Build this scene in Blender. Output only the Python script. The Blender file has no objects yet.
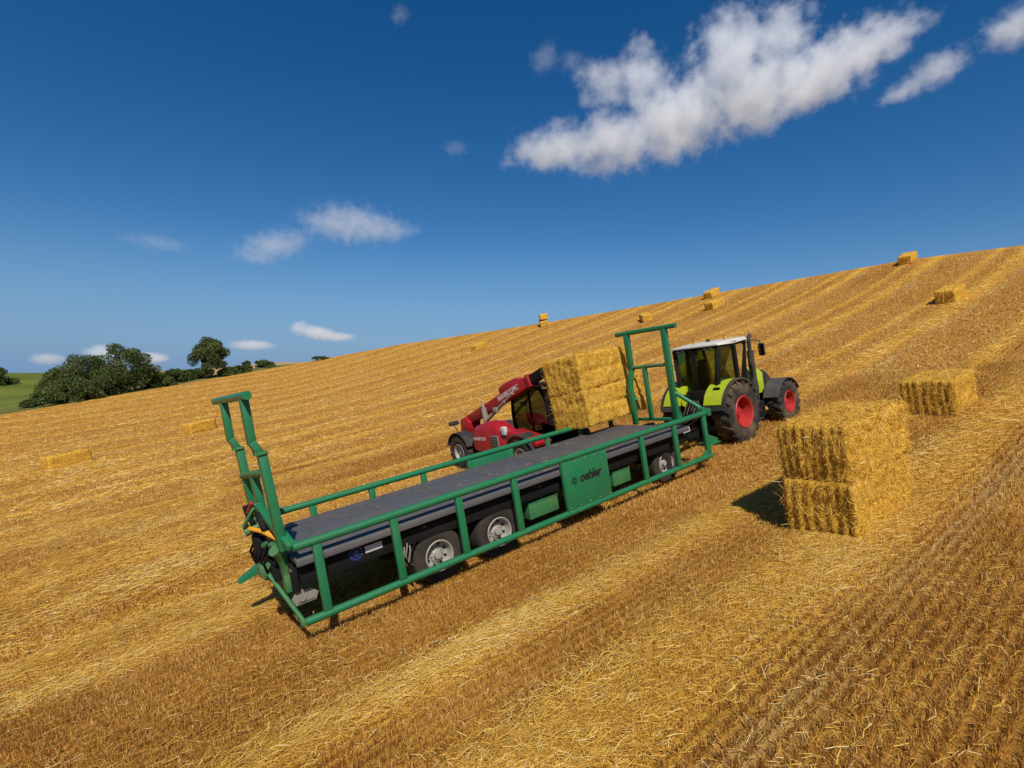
import bpy, bmesh, math, random
import numpy as np
from mathutils import Matrix, Vector, noise as mnoise

# ------------------------------------------------------------------ frame, camera, sky, sun
SC = bpy.context.scene
COL = SC.collection
# field frame: x along the stubble rows, y across them, z square to the sloping ground by the trailer
CR = np.array([[0.790541, -0.59123, -0.159661], [-0.157788, 0.055268, -0.985925], [0.591732, 0.804607, -0.049598]])
CAMF = np.array([-1.9966, -8.0408, 3.2385 + .38])
FPX = 538.34
HOR = 379.0
k_ = (HOR - 384) / FPX
u_ = np.array([0, -1, k_]); u_ /= np.linalg.norm(u_)
WM = np.array([[1, 0, 0], np.cross(u_, [1, 0, 0]), u_])
FR = WM @ CR
FM = Matrix([list(FR[0]) + [0], list(FR[1]) + [0], list(FR[2]) + [0], [0, 0, 0, 1]])
R3 = FM.to_3x3()
CAMW = FM @ Vector(CAMF)

cam = bpy.data.cameras.new('camera')
cam.sensor_width = 36; cam.lens = FPX / 1024 * 36; cam.clip_start = .1; cam.clip_end = 60000
camo = bpy.data.objects.new('camera', cam); COL.objects.link(camo)
cr_, cd_, cf_ = WM @ np.array([1, 0, 0]), WM @ np.array([0, 1, 0]), WM @ np.array([0, 0, 1])
camo.matrix_world = Matrix([[cr_[i], -cd_[i], -cf_[i], CAMW[i]] for i in range(3)] + [[0, 0, 0, 1]])
SC.camera = camo

SUN_F = Vector((-.31, -.86, 1.0)).normalized()
SUN_W = (R3 @ SUN_F).normalized()
w = bpy.data.worlds.new('World'); SC.world = w; w.use_nodes = True
nt = w.node_tree; nt.nodes.clear()
sky = nt.nodes.new('ShaderNodeTexSky'); sky.sky_type = 'NISHITA'; sky.sun_disc = False
sky.sun_elevation = math.asin(SUN_W.z); sky.sun_rotation = math.atan2(SUN_W.x, SUN_W.y)
sky.altitude = 300; sky.air_density = 1.0; sky.dust_density = .35; sky.ozone_density = 2.5
hs = nt.nodes.new('ShaderNodeHueSaturation'); hs.inputs['Saturation'].default_value = 1.40; hs.inputs['Value'].default_value = .74; hs.inputs['Hue'].default_value = .504
bg = nt.nodes.new('ShaderNodeBackground'); bg.inputs['Strength'].default_value = .085
wo = nt.nodes.new('ShaderNodeOutputWorld')
tcw = nt.nodes.new('ShaderNodeTexCoord'); sxz = nt.nodes.new('ShaderNodeSeparateXYZ'); nt.links.new(tcw.outputs['Generated'], sxz.inputs[0])
mrg = nt.nodes.new('ShaderNodeMapRange'); mrg.interpolation_type = 'SMOOTHSTEP'; nt.links.new(sxz.outputs[2], mrg.inputs[0])
for i_, v_ in enumerate((-.02, .26, .93, 0)): mrg.inputs[i_ + 1].default_value = v_
mxs = nt.nodes.new('ShaderNodeMix'); mxs.data_type = 'RGBA'; nt.links.new(mrg.outputs[0], mxs.inputs[0])
nt.links.new(sky.outputs[0], hs.inputs['Color']); nt.links.new(hs.outputs[0], mxs.inputs[6]); mxs.inputs[7].default_value = (1.2, 2.45, 4.6, 1)
nt.links.new(mxs.outputs[2], bg.inputs[0]); nt.links.new(bg.outputs[0], wo.inputs[0])
sl = bpy.data.lights.new('sun', 'SUN'); sl.energy = 3.6; sl.angle = math.radians(.5); sl.color = (1, .95, .87)
so = bpy.data.objects.new('sun', sl); COL.objects.link(so)
so.rotation_euler = SUN_W.to_track_quat('Z', 'Y').to_euler(); so.location = (0, 0, 60)
SC.view_settings.view_transform = 'Standard'; SC.view_settings.look = 'None'
SC.view_settings.exposure = 0.42; SC.view_settings.gamma = 1.0
try: SC.view_settings.use_curve_mapping = False
except Exception: pass
SC.cycles.max_bounces = 12; SC.cycles.diffuse_bounces = 3; SC.cycles.glossy_bounces = 3
SC.cycles.transparent_max_bounces = 16; SC.cycles.volume_bounces = 10
SC.cycles.volume_step_rate = .6; SC.cycles.volume_max_steps = 200
SC.cycles.use_denoising = True; SC.cycles.denoising_prefilter = 'NONE'; SC.cycles.denoising_input_passes = 'RGB_ALBEDO_NORMAL'
rng = np.random.default_rng(7); random.seed(7)

# ------------------------------------------------------------------ node helpers
class NT:
    def __init__(s, name):
        s.m = bpy.data.materials.new(name); s.m.use_nodes = True
        s.t = s.m.node_tree; s.t.nodes.clear()
        s.out = s.t.nodes.new('ShaderNodeOutputMaterial')
    def n(s, typ, **kw):
        nd = s.t.nodes.new(typ)
        for k, v in kw.items(): setattr(nd, k, v)
        return nd
    def put(s, sock, v):
        if isinstance(v, bpy.types.NodeSocket): s.t.links.new(v, sock)
        elif v is not None:
            if hasattr(v, '__len__') and len(v) == 3 and sock.type == 'RGBA': v = (*v, 1)
            sock.default_value = v
    def math(s, op, a, b=None, c=None, clamp=False):
        nd = s.n('ShaderNodeMath', operation=op, use_clamp=clamp)
        s.put(nd.inputs[0], a)
        if b is not None: s.put(nd.inputs[1], b)
        if c is not None: s.put(nd.inputs[2], c)
        return nd.outputs[0]
    def mix(s, f, a, b, blend='MIX'):
        nd = s.n('ShaderNodeMix', data_type='RGBA', blend_type=blend)
        s.put(nd.inputs[0], f); s.put(nd.inputs[6], a); s.put(nd.inputs[7], b)
        return nd.outputs[2]
    def noise(s, vec, scale, detail=4, rough=.55, dist=0):
        nd = s.n('ShaderNodeTexNoise'); s.put(nd.inputs['Vector'], vec)
        nd.inputs['Scale'].default_value = scale; nd.inputs['Detail'].default_value = detail
        nd.inputs['Roughness'].default_value = rough; nd.inputs['Distortion'].default_value = dist
        return nd.outputs[0]
    def obj(s): return s.n('ShaderNodeTexCoord').outputs['Object']
    def scale(s, vec, sc):
        nd = s.n('ShaderNodeMapping'); s.put(nd.inputs[0], vec); nd.inputs['Scale'].default_value = sc
        return nd.outputs[0]
    def ramp(s, f, stops):
        nd = s.n('ShaderNodeValToRGB'); s.put(nd.inputs[0], f)
        e = nd.color_ramp.elements
        while len(e) < len(stops): e.new(.5)
        for el, (p, c) in zip(e, stops): el.position = p; el.color = (*c, 1)
        return nd.outputs[0]
    def rng(s, v, a, b, c=0, d=1):
        nd = s.n('ShaderNodeMapRange'); s.put(nd.inputs[0], v)
        for i, x in enumerate((a, b, c, d)): nd.inputs[i + 1].default_value = x
        return nd.outputs[0]
    def bump(s, h, strength=.3, dist=.02):
        nd = s.n('ShaderNodeBump'); s.put(nd.inputs['Height'], h)
        nd.inputs['Strength'].default_value = strength; nd.inputs['Distance'].default_value = dist
        return nd.outputs[0]
    def bsdf(s, color, rough=.5, metal=0, normal=None, coat=0, spec=.5):
        b = s.n('ShaderNodeBsdfPrincipled')
        s.put(b.inputs['Base Color'], color); s.put(b.inputs['Roughness'], rough); s.put(b.inputs['Metallic'], metal)
        b.inputs['Coat Weight'].default_value = coat; b.inputs['Specular IOR Level'].default_value = spec
        if normal is not None: s.put(b.inputs['Normal'], normal)
        s.t.links.new(b.outputs[0], s.out.inputs[0]); return b

DUST = (.30, .19, .08)
def paint(name, col, rough=.35, dust=.35, coat=.25, dark=.75, spec=.5):
    s = NT(name); v = s.obj()
    n1 = s.noise(v, 2.3, 5, .6); n2 = s.noise(v, 14, 4, .65); n3 = s.noise(v, 60, 3)
    c = s.mix(s.rng(n2, .35, .75), col, tuple(x * dark for x in col))
    f = s.math('MULTIPLY', s.rng(n1, .42, .75), s.rng(n3, .3, .7, .3, 1)); f = s.math('MULTIPLY', f, dust)
    c = s.mix(f, c, DUST)
    chip = s.math('MULTIPLY', s.rng(s.noise(v, 26, 6, .7), .655, .68), s.rng(n1, .35, .6)); c = s.mix(s.math('MULTIPLY', chip, .7 if dust > .05 else .2), c, (.17, .12, .085))
    streak = s.rng(s.noise(s.scale(v, (9, 9, 1.2)), 1, 4, .6), .52, .8, 0, .3); c = s.mix(s.math('MULTIPLY', streak, min(1, dust * 4)), c, tuple(x * .55 + .02 for x in col))
    s.bsdf(c, s.rng(n2, .3, .7, rough, rough + .25), 0, s.bump(n3, .06, .01), coat, spec)
    return s.m
M = {}
M['green'] = paint('green_paint', (.006, .155, .055), .4, .08, .15)
M['green_worn'] = paint('worn_green_paint', (.03, .16, .05), .5, .35, 0)
M['deck'] = paint('grey_deck_steel', (.084, .083, .089), .5, .2, 0, .8)
M['black'] = paint('black_steel', (.006, .006, .0065), .65, .04, 0, .75, .2)
M['plastic'] = paint('dark_plastic', (.02, .02, .021), .6, .35, 0)
M['greyplastic'] = paint('grey_plastic_fender', (.05, .05, .052), .65, .4, 0)
M['rubber'] = paint('tyre_rubber', (.018, .016, .014), .85, .24, 0)
M['dustyrubber'] = paint('dusty_tyre_rubber', (.02, .018, .015), .85, .75, 0)
M['steel'] = paint('dull_steel', (.24, .22, .19), .42, .6, 0)
M['silver'] = paint('silver_rim_paint', (.34, .32, .28), .4, .3, 0)
M['redrim'] = paint('red_rim_paint', (.44, .012, .014), .45, .18, .05)
M['red'] = paint('red_paint', (.37, .006, .013), .38, .12, .15, .7, .35)
M['lime'] = paint('lime_paint', (.40, .48, .010), .35, .10, .3)
M['white'] = paint('white_roof_paint', (.58, .55, .47), .45, .25, .1, .95)
M['yellow'] = paint('yellow_hose_sleeve', (.75, .33, .015), .5, .15, 0)
M['blue'] = paint('blue_sticker', (.015, .045, .20), .4, .15, 0)
M['plate'] = paint('white_label', (.55, .55, .56), .5, .3, 0)
M['decal'] = paint('black_lettering', (.006, .007, .007), .5, .05, 0)
M['decalw'] = paint('white_lettering', (.62, .54, .53), .5, .25, 0)
M['orange'] = paint('orange_lens', (.7, .12, .01), .3, .1, .2)
M['redlens'] = paint('red_lens', (.4, .012, .01), .3, .1, .2)
M['seat'] = paint('seat_fabric', (.03, .03, .032), .9, .2, 0)
def glass(name, tint, op=.35):
    s = NT(name)
    tr = s.n('ShaderNodeBsdfTransparent'); s.put(tr.inputs[0], tint)
    gl = s.n('ShaderNodeBsdfGlossy'); gl.inputs['Roughness'].default_value = .03; s.put(gl.inputs[0], (.9, .95, .9))
    fr = s.n('ShaderNodeFresnel'); fr.inputs[0].default_value = 1.5
    mx = s.n('ShaderNodeMixShader'); f = s.math('MULTIPLY_ADD', fr.outputs[0], .9, .03)
    s.put(mx.inputs[0], f); s.t.links.new(tr.outputs[0], mx.inputs[1]); s.t.links.new(gl.outputs[0], mx.inputs[2])
    s.t.links.new(mx.outputs[0], s.out.inputs[0]); return s.m
M['glass'] = glass('green_tinted_glass', (.64, .76, .52))
M['mirror'] = glass('mirror_glass', (.05, .05, .05))

STRAW = [(0, (.19, .08, .010)), (.22, (.42, .205, .022)), (.5, (.66, .37, .042)), (.82, (.80, .54, .10)), (1, (.86, .69, .30))]
def strand_mat(name, stops, rough=.6, trans=.25):
    s = NT(name); a = s.n('ShaderNodeAttribute', attribute_name='tint')
    c = s.ramp(a.outputs['Fac'], stops)
    b = s.bsdf(c, rough, 0, None, 0, .35)
    tl = s.n('ShaderNodeBsdfTranslucent'); s.put(tl.inputs[0], c)
    mx = s.n('ShaderNodeMixShader'); mx.inputs[0].default_value = trans
    s.t.links.new(b.outputs[0], mx.inputs[1]); s.t.links.new(tl.outputs[0], mx.inputs[2]); s.t.links.new(mx.outputs[0], s.out.inputs[0])
    return s.m
M['stalk'] = strand_mat('stubble_stalks', [(0, (.14, .052, .010)), (.35, (.34, .135, .020)), (.7, (.57, .30, .055)), (1, (.76, .54, .20))])
M['straw'] = strand_mat('loose_straw', [(0, (.40, .18, .02)), (.4, (.70, .40, .055)), (.75, (.86, .59, .125)), (1, (.90, .75, .36))])
M['balestraw'] = strand_mat('bale_straw_fuzz', STRAW)
M['leaf'] = strand_mat('leaves', [(0, (.035, .055, .012)), (.5, (.085, .12, .027)), (1, (.19, .21, .055))], .55, .3)
M['leafb'] = strand_mat('pale_leaves', [(0, (.03, .045, .008)), (.5, (.075, .105, .018)), (1, (.15, .16, .035))], .55, .3)

def bale_mat():
    s = NT('baled_straw'); v = s.obj()
    n1 = s.noise(s.scale(v, (9, 34, 34)), 1, 5, .65, .4); n2 = s.noise(v, 5.5, 4, .6); n3 = s.noise(s.scale(v, (30, 60, 30)), 1, 3, .7)
    f = s.math('MULTIPLY_ADD', n1, .62, s.math('MULTIPLY', n3, .55)); f = s.math('MULTIPLY_ADD', n2, .35, s.math('SUBTRACT', f, .22))
    f = s.rng(f, .25, .88)
    c = s.ramp(f, STRAW)
    s.bsdf(c, .75, 0, s.bump(f, .9, .03), 0, .2); return s.m
M['bale'] = bale_mat()
def bark():
    s = NT('bark'); v = s.obj(); n = s.noise(s.scale(v, (3, 3, .6)), 4, 5)
    s.bsdf(s.ramp(n, [(.3, (.035, .025, .016)), (.7, (.12, .09, .06))]), .9, 0, s.bump(n, .6, .03)); return s.m
M['bark'] = bark()

# ------------------------------------------------------------------ ground shape
def prj_ray(px, py):
    d = CR.T @ np.array([(px - 512) / FPX, (py - 384) / FPX, 1.0]); return d
def az_e(px, py):
    d = prj_ray(px, py); return math.atan2(d[1], d[0]), d[2] / math.hypot(d[0], d[1])
TB = [(-450, 494, 92, 380), (-150, 441, 96, 374), (0, 415, 100, 372), (100, 398, 104, 372), (200, 381, 110, 369), (280, 367, 116, 362), (330, 357.5, 112, 362),
      (400, 344.5, 104, 357), (545, 322.5, 86, 342), (712, 293.5, 76, 318), (905, 260, 70, 290), (1024, 245, 68, 280), (1200, 224, 66, 262), (1500, 190, 64, 232)]
_az = np.array([az_e(t[0], t[1])[0] for t in TB]); _o = np.argsort(_az)
_az = _az[_o]; _e = np.array([az_e(t[0], t[1])[1] for t in TB])[_o]
_D = np.array([t[2] for t in TB], float)[_o]; _e2 = np.array([az_e(t[0], t[3])[1] for t in TB])[_o]
_inf = np.array([az_e(t[0], HOR + 2)[1] for t in TB])[_o]
AZ0 = math.atan2((CR.T @ [0, 0, 1])[1], (CR.T @ [0, 0, 1])[0])
HC = CAMF[2]; D0 = 9.0; D2 = 260.0
def tabs(az):
    return np.interp(az, _az, _e), np.interp(az, _az, _D), np.interp(az, _az, _e2), np.interp(az, _az, _inf)
def sstep(x):
    x = np.clip(x, 0, 1); return x * x * (3 - 2 * x)
def h_polar(az, d):
    e, D, e2, inf = tabs(az)
    A = HC + e * D
    near = A * (np.maximum(0, d - D0) / (D - D0)) ** 1.9
    E = e + (e2 - e) * sstep((d - D) / (D2 - D)) - .012 * np.sin(np.pi * np.clip((d - D) / (D2 - D), 0, 1)) * (e2 > e)
    E = E + .0075 * (e2 > e) * np.clip((e2 - e) / .012, 0, 1) * sstep((d - D) / 7) * (1 - sstep((d - D - 7) / 60))
    E = np.where(d > D2, e2 + (inf - .002 - e2) * (1 - np.exp(-(d - D2) / 600)), E)
    return np.where(d <= D, near, HC + E * d)
def ground(x, y):
    x = np.asarray(x, float); y = np.asarray(y, float)
    dx, dy = x - CAMF[0], y - CAMF[1]
    az = np.arctan2(dy, dx); az = AZ0 + (az - AZ0 + np.pi) % (2 * np.pi) - np.pi
    return h_polar(az, np.hypot(dx, dy))
def nz(x, y, s, seed=0):
    r = np.zeros_like(x)
    q = np.random.default_rng(seed)
    for k in range(6):
        a = q.uniform(0, 6.28); f = s * q.uniform(.5, 1.9); ph = q.uniform(0, 6.28)
        r = r + np.sin((x * math.cos(a) + y * math.sin(a)) * f + ph + 1.3 * np.sin((x * math.sin(a) - y * math.cos(a)) * f * .6 + ph * 2))
    return r / 6
TRACKS = []
def swath(x, y):
    yy = y + .22 * nz(x, y, .35, 3)
    m = (yy + 4.35 + 3.3) % 6.6 - 3.3
    b = np.exp(-(np.abs(m - .1) / .68) ** 3)
    m2 = (yy + 2.1 + 3.3) % 6.6 - 3.3
    b = np.maximum(b, .9 * np.exp(-(m2 / .36) ** 2))
    p = np.clip(.85 + .9 * nz(x * .6, y, 1.1, 5), .35, 1.15)
    left = np.clip((y + 1.0 - .6 * (x + 3)) / 6, 0, 1) * np.clip((4 - x) / 5, 0, 1)   # looser, more littered ground behind the trailer
    lit = np.clip(.25 + 1.7 * nz(x * .55, y * 1.2 + .03 * x * x, .75, 11), 0, 1) * left * .9
    b = np.maximum(b * p * (1 - .55 * left), lit)
    for tk, wd in TRACKS:
        dd = np.full(x.shape, 99.0)
        for (ax, ay), (bx, by) in zip(tk, tk[1:]):
            t = np.clip(((x - ax) * (bx - ax) + (y - ay) * (by - ay)) / ((bx - ax) ** 2 + (by - ay) ** 2), 0, 1)
            dd = np.minimum(dd, np.hypot(x - ax - t * (bx - ax), y - ay - t * (by - ay)))
        b = np.maximum(b, np.exp(-(dd / wd) ** 2) * np.clip(1.0 + .5 * nz(x, y, 1.4, 15), .4, 1.15))
    return np.clip(b, 0, 1.1)
def hit(px, py):
    d = prj_ray(px, py); d = d / np.linalg.norm(d)
    t = np.linspace(3, 400, 12000); P = CAMF + t[:, None] * d
    g = P[:, 2] - ground(P[:, 0], P[:, 1])
    i = np.argmax(g < 0) if (g < 0).any() else int(np.argmin(g))
    return P[i]

# ------------------------------------------------------------------ mesh helpers
class MB:
    def __init__(s): s.v = []; s.f = []
    def add(s, vs, fs, mat=None):
        o = len(s.v)
        for v in vs:
            v = Vector(v)
            s.v.append(tuple(mat @ v) if mat is not None else tuple(v))
        s.f += [tuple(i + o for i in f) for f in fs]; return s
    def box(s, c, size, rot=None, bev=0.0):
        hx, hy, hz = (abs(a) / 2 for a in size); b = min(bev, hx * .9, hy * .9, hz * .9)
        T = Matrix.Translation(Vector(c))
        if rot is not None: T = T @ (rot.to_4x4() if hasattr(rot, 'to_4x4') else Matrix.Rotation(rot, 4, 'Z'))
        if b <= 0:
            vs = [(sx * hx, sy * hy, sz * hz) for sx in (-1, 1) for sy in (-1, 1) for sz in (-1, 1)]
            return s.add(vs, [(0, 1, 3, 2), (4, 6, 7, 5), (0, 4, 5, 1), (2, 3, 7, 6), (0, 2, 6, 4), (1, 5, 7, 3)], T)
        bm = bmesh.new(); bmesh.ops.create_cube(bm, size=1)
        for v in bm.verts: v.co = Vector((v.co.x * 2 * hx, v.co.y * 2 * hy, v.co.z * 2 * hz))
        bmesh.ops.bevel(bm, geom=bm.edges[:], offset=b, segments=2, affect='EDGES', profile=.5)
        bm.verts.index_update(); s.add([v.co for v in bm.verts], [[v.index for v in f.verts] for f in bm.faces], T); bm.free(); return s
    def bb(s, x0, x1, y0, y1, z0, z1, bev=0.0):
        return s.box(((x0 + x1) / 2, (y0 + y1) / 2, (z0 + z1) / 2), (x1 - x0, y1 - y0, z1 - z0), None, bev)
    def bar(s, p0, p1, wy, wz, bev=.006, up=(0, 0, 1)):
        p0, p1 = Vector(p0), Vector(p1); d = p1 - p0; L = d.length; x = d / L
        u = Vector(up); y = u.cross(x)
        if y.length < 1e-4: y = Vector((0, 1, 0)).cross(x)
        if y.length < 1e-4: y = Vector((1, 0, 0))
        y.normalize(); z = x.cross(y)
        return s.box((p0 + p1) / 2, (L, wy, wz), Matrix((x, y, z)).transposed(), bev)
    def path(s, pts, r, n=10, cap=True, r1=None):
        pts = [Vector(p) for p in pts]; N = len(pts); rings = []; pu = None
        for i, p in enumerate(pts):
            t = (pts[min(i + 1, N - 1)] - pts[max(i - 1, 0)]).normalized()
            if pu is None: pu = t.orthogonal().normalized()
            a = (pu - t * pu.dot(t)).normalized(); b = t.cross(a); pu = a
            rr = r if r1 is None else r + (r1 - r) * i / (N - 1)
            if 0 < i < N - 1:
                ca = max(.5, t.dot((pts[i + 1] - p).normalized())); rr = rr / ca if N > 2 and False else rr
            rings.append([p + (a * math.cos(q) + b * math.sin(q)) * rr for q in (2 * math.pi * j / n for j in range(n))])
        vs = [v for rg in rings for v in rg]; fs = []
        for i in range(N - 1):
            for j in range(n): fs.append((i * n + j, i * n + (j + 1) % n, (i + 1) * n + (j + 1) % n, (i + 1) * n + j))
        if cap: fs += [tuple(reversed(range(n))), tuple((N - 1) * n + j for j in range(n))]
        return s.add(vs, fs)
    def tube(s, p0, p1, r, n=12, r1=None, cap=True): return s.path([p0, p1], r, n, cap, r1)
    def lathe(s, prof, o, ax, n=32, closed=False, cap0=True):
        o, ax = Vector(o), Vector(ax).normalized(); a = ax.orthogonal().normalized(); b = ax.cross(a)
        vs = [o + ax * h + (a * math.cos(q) + b * math.sin(q)) * r for r, h in prof for q in (2 * math.pi * j / n for j in range(n))]
        P = len(prof); fs = []
        for i in range(P - (0 if closed else 1)):
            i2 = (i + 1) % P
            for j in range(n): fs.append((i * n + j, i * n + (j + 1) % n, i2 * n + (j + 1) % n, i2 * n + j))
        if not closed:
            if cap0 and prof[0][0] > 1e-6: fs.append(tuple(reversed(range(n))))
            if prof[-1][0] > 1e-6: fs.append(tuple((P - 1) * n + j for j in range(n)))
        return s.add(vs, fs)
    def prism(s, poly, y0, y1, mat=None):
        """polygon in (x, z), extruded along y"""
        n = len(poly)
        vs = [(x, y0, z) for x, z in poly] + [(x, y1, z) for x, z in poly]
        fs = [tuple(range(n)), tuple(reversed(range(n, 2 * n)))] + [(i, i + n, (i + 1) % n + n, (i + 1) % n) for i in range(n)]
        return s.add(vs, fs, mat)
    def loft(s, secs, cap=True):
        n = len(secs[0]); fs = []
        for i in range(len(secs) - 1):
            for j in range(n): fs.append((i * n + j, i * n + (j + 1) % n, (i + 1) * n + (j + 1) % n, (i + 1) * n + j))
        if cap: fs += [tuple(reversed(range(n))), tuple((len(secs) - 1) * n + j for j in range(n))]
        return s.add([v for sec in secs for v in sec], fs)
    def build(s, name, mat, parent=None, label=None, angle=38, bevel=0, mat2=None):
        me = bpy.data.meshes.new(name); me.from_pydata(s.v, [], s.f)
        bm = bmesh.new(); bm.from_mesh(me); bmesh.ops.recalc_face_normals(bm, faces=bm.faces[:])
        if bevel: bmesh.ops.bevel(bm, geom=[e for e in bm.edges if e.is_manifold and e.calc_face_angle(0) > .6], offset=bevel, segments=2, affect='EDGES', profile=.5, clamp_overlap=True)
        bm.to_mesh(me); bm.free()
        for p in me.polygons: p.use_smooth = True
        me.set_sharp_from_angle(angle=math.radians(angle))
        if mat2:
            me.materials.append(M[mat]); me.materials.append(M[mat2[1]])
            for p in me.polygons[mat2[0]:]: p.material_index = 1
        return link(name, me, mat, parent, label)
def link(name, me, mat, parent=None, label=None):
    o = bpy.data.objects.new(name, me); COL.objects.link(o)
    if mat is not None and not me.materials: me.materials.append(M[mat] if isinstance(mat, str) else mat)
    if parent is not None: o.parent = parent
    if label: o['label'] = label
    return o
def tag(o, label, cat, group=None, kind=None):
    if label: o['label'] = label
    if cat: o['category'] = cat
    if group: o['group'] = group
    if kind: o['kind'] = kind
    return o
def thing(name, label, cat, F, rz=0, group=None, upright=False, tilt=None):
    o = bpy.data.objects.new(name, None); COL.objects.link(o); o.empty_display_size = .3
    place(o, F, rz, upright, tilt); return tag(o, label, cat, group)
def place(o, F, rz=0, upright=False, tilt=None):
    if upright: o.matrix_world = Matrix.Translation(FM @ Vector(F)) @ Matrix.Rotation(rz, 4, 'Z')
    else:
        o.matrix_world = FM @ Matrix.Translation(Vector(F)) @ Matrix.Rotation(rz, 4, 'Z') @ (tilt if tilt is not None else Matrix.Identity(4))
def slope_tilt(x, y, rz=0):
    """lean an object of the field frame onto the local lie of the ground"""
    e = .8
    gx = float(ground(x + e, y) - ground(x - e, y)) / (2 * e); gy = float(ground(x, y + e) - ground(x, y - e)) / (2 * e)
    n = Vector((-gx, -gy, 1)).normalized(); q = Vector((0, 0, 1)).rotation_difference(n)
    return Matrix.Rotation(-rz, 4, 'Z') @ q.to_matrix().to_4x4() @ Matrix.Rotation(rz, 4, 'Z')
def ribbons(name, P, wid, tint, mat, flat=0):
    """P (n,k,3) polylines -> thin ribbons, each k-1 quads"""
    n, k, _ = P.shape
    d = P[:, -1] - P[:, 0]; rv = rng.normal(size=(n, 3)) * (1 if not flat else flat) + (np.array([0, 0, 1.0]) if flat else 0); sd = np.cross(d, rv); sd /= np.linalg.norm(sd, axis=1)[:, None] + 1e-9
    off = sd[:, None, :] * (np.asarray(wid).reshape(-1, 1, 1) / 2)
    V = np.stack([P - off, P + off], 2).reshape(-1, 3)
    base = (np.arange(n) * 2 * k)[:, None]; F = []
    for i in range(k - 1): F.append(base + np.array([2 * i, 2 * i + 1, 2 * i + 3, 2 * i + 2])[None])
    F = np.stack(F, 1).reshape(-1, 4)
    return V, F, np.repeat(tint, k - 1)
def mesh_np(name, V, F, tint=None):
    me = bpy.data.meshes.new(name); me.vertices.add(len(V)); me.vertices.foreach_set('co', V.astype(np.float32).ravel())
    me.loops.add(F.size); me.loops.foreach_set('vertex_index', F.astype(np.int32).ravel())
    me.polygons.add(len(F)); me.polygons.foreach_set('loop_start', (np.arange(len(F)) * F.shape[1]).astype(np.int32))
    if tint is not None:
        a = me.attributes.new('tint', 'FLOAT', 'FACE'); a.data.foreach_set('value', np.asarray(tint, np.float32))
    me.update(calc_edges=True); return me

# ------------------------------------------------------------------ ground sheet
def field_mat():
    s = NT('stubble_field'); v = s.obj(); sp = s.n('ShaderNodeSeparateXYZ'); s.put(sp.inputs[0], v)
    y = sp.outputs[1]
    wob = s.noise(s.scale(v, (.07, .12, .1)), 1, 2)
    yy = s.math('ADD', y, s.math('MULTIPLY_ADD', wob, .8, -.4))
    def band(c, wd):
        m = s.math('SUBTRACT', s.math('FLOORED_MODULO', s.math('ADD', yy, -c + 3.3), 6.6), 3.3)
        m = s.math('DIVIDE', m, wd); return s.math('EXPONENT', s.math('MULTIPLY', s.math('MULTIPLY', m, m), -1))
    pat = s.noise(s.scale(v, (.35, 1.1, 1)), 1, 5, .6, .6)
    b1 = s.math('MULTIPLY', band(-4.25, .66), s.rng(pat, .25, .55, .4, 1))
    b2 = s.math('MULTIPLY', band(-2.1, .36), s.rng(pat, .3, .6, .4, 1))
    b3 = s.math('MULTIPLY', band(-5.3, .25), s.rng(pat, .35, .65, 0, .5))
    big = s.noise(s.scale(v, (.05, .12, .1)), 1, 4, .55)
    fine = s.noise(s.scale(v, (10, 22, 16)), 1, 5, .75); mid = s.noise(s.scale(v, (1.2, 4.5, 2)), 1, 5, .65)
    row = s.n('ShaderNodeTexWave', wave_type='BANDS', bands_direction='Y'); s.put(row.inputs[0], v)
    row.inputs['Scale'].default_value = 1.0; row.inputs['Distortion'].default_value = 2.2; row.inputs['Detail'].default_value = 2; row.inputs['Detail Scale'].default_value = .8
    f = s.math('MULTIPLY_ADD', fine, .6, s.math('MULTIPLY_ADD', mid, .45, s.math('MULTIPLY', row.outputs[1], .10)))
    c = s.ramp(s.rng(f, .3, .86), [(0, (.16, .066, .013)), (.4, (.33, .15, .024)), (.75, (.50, .25, .036)), (1, (.62, .39, .09))])
    c = s.mix(s.rng(big, .35, .7, 0, .4), c, (.42, .22, .045))
    st = s.ramp(s.rng(fine, .3, .75), [(0, (.40, .185, .020)), (.5, (.64, .35, .040)), (1, (.80, .54, .13))])
    c = s.mix(s.math('MINIMUM', s.math('MAXIMUM', b1, b2), .85), c, st)
    c = s.mix(b3, c, s.mix(fine, (.30, .22, .10), (.55, .44, .24)))
    s.bsdf(c, .85, 0, s.bump(s.math('MULTIPLY_ADD', fine, .7, mid), .8, .06), 0, .12); return s.m
def grassland(name, a, b, c3):
    s = NT(name); v = s.obj(); n = s.noise(s.scale(v, (.05, .08, .05)), 1, 6, .65); n2 = s.noise(v, 1.2, 4, .7)
    f = s.math('MULTIPLY_ADD', n2, .4, s.math('MULTIPLY', n, .7))
    s.bsdf(s.ramp(s.rng(f, .3, .8), [(0, a), (.5, b), (1, c3)]), .9, 0, s.bump(n2, .6, .2), 0, .1); return s.m
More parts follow.
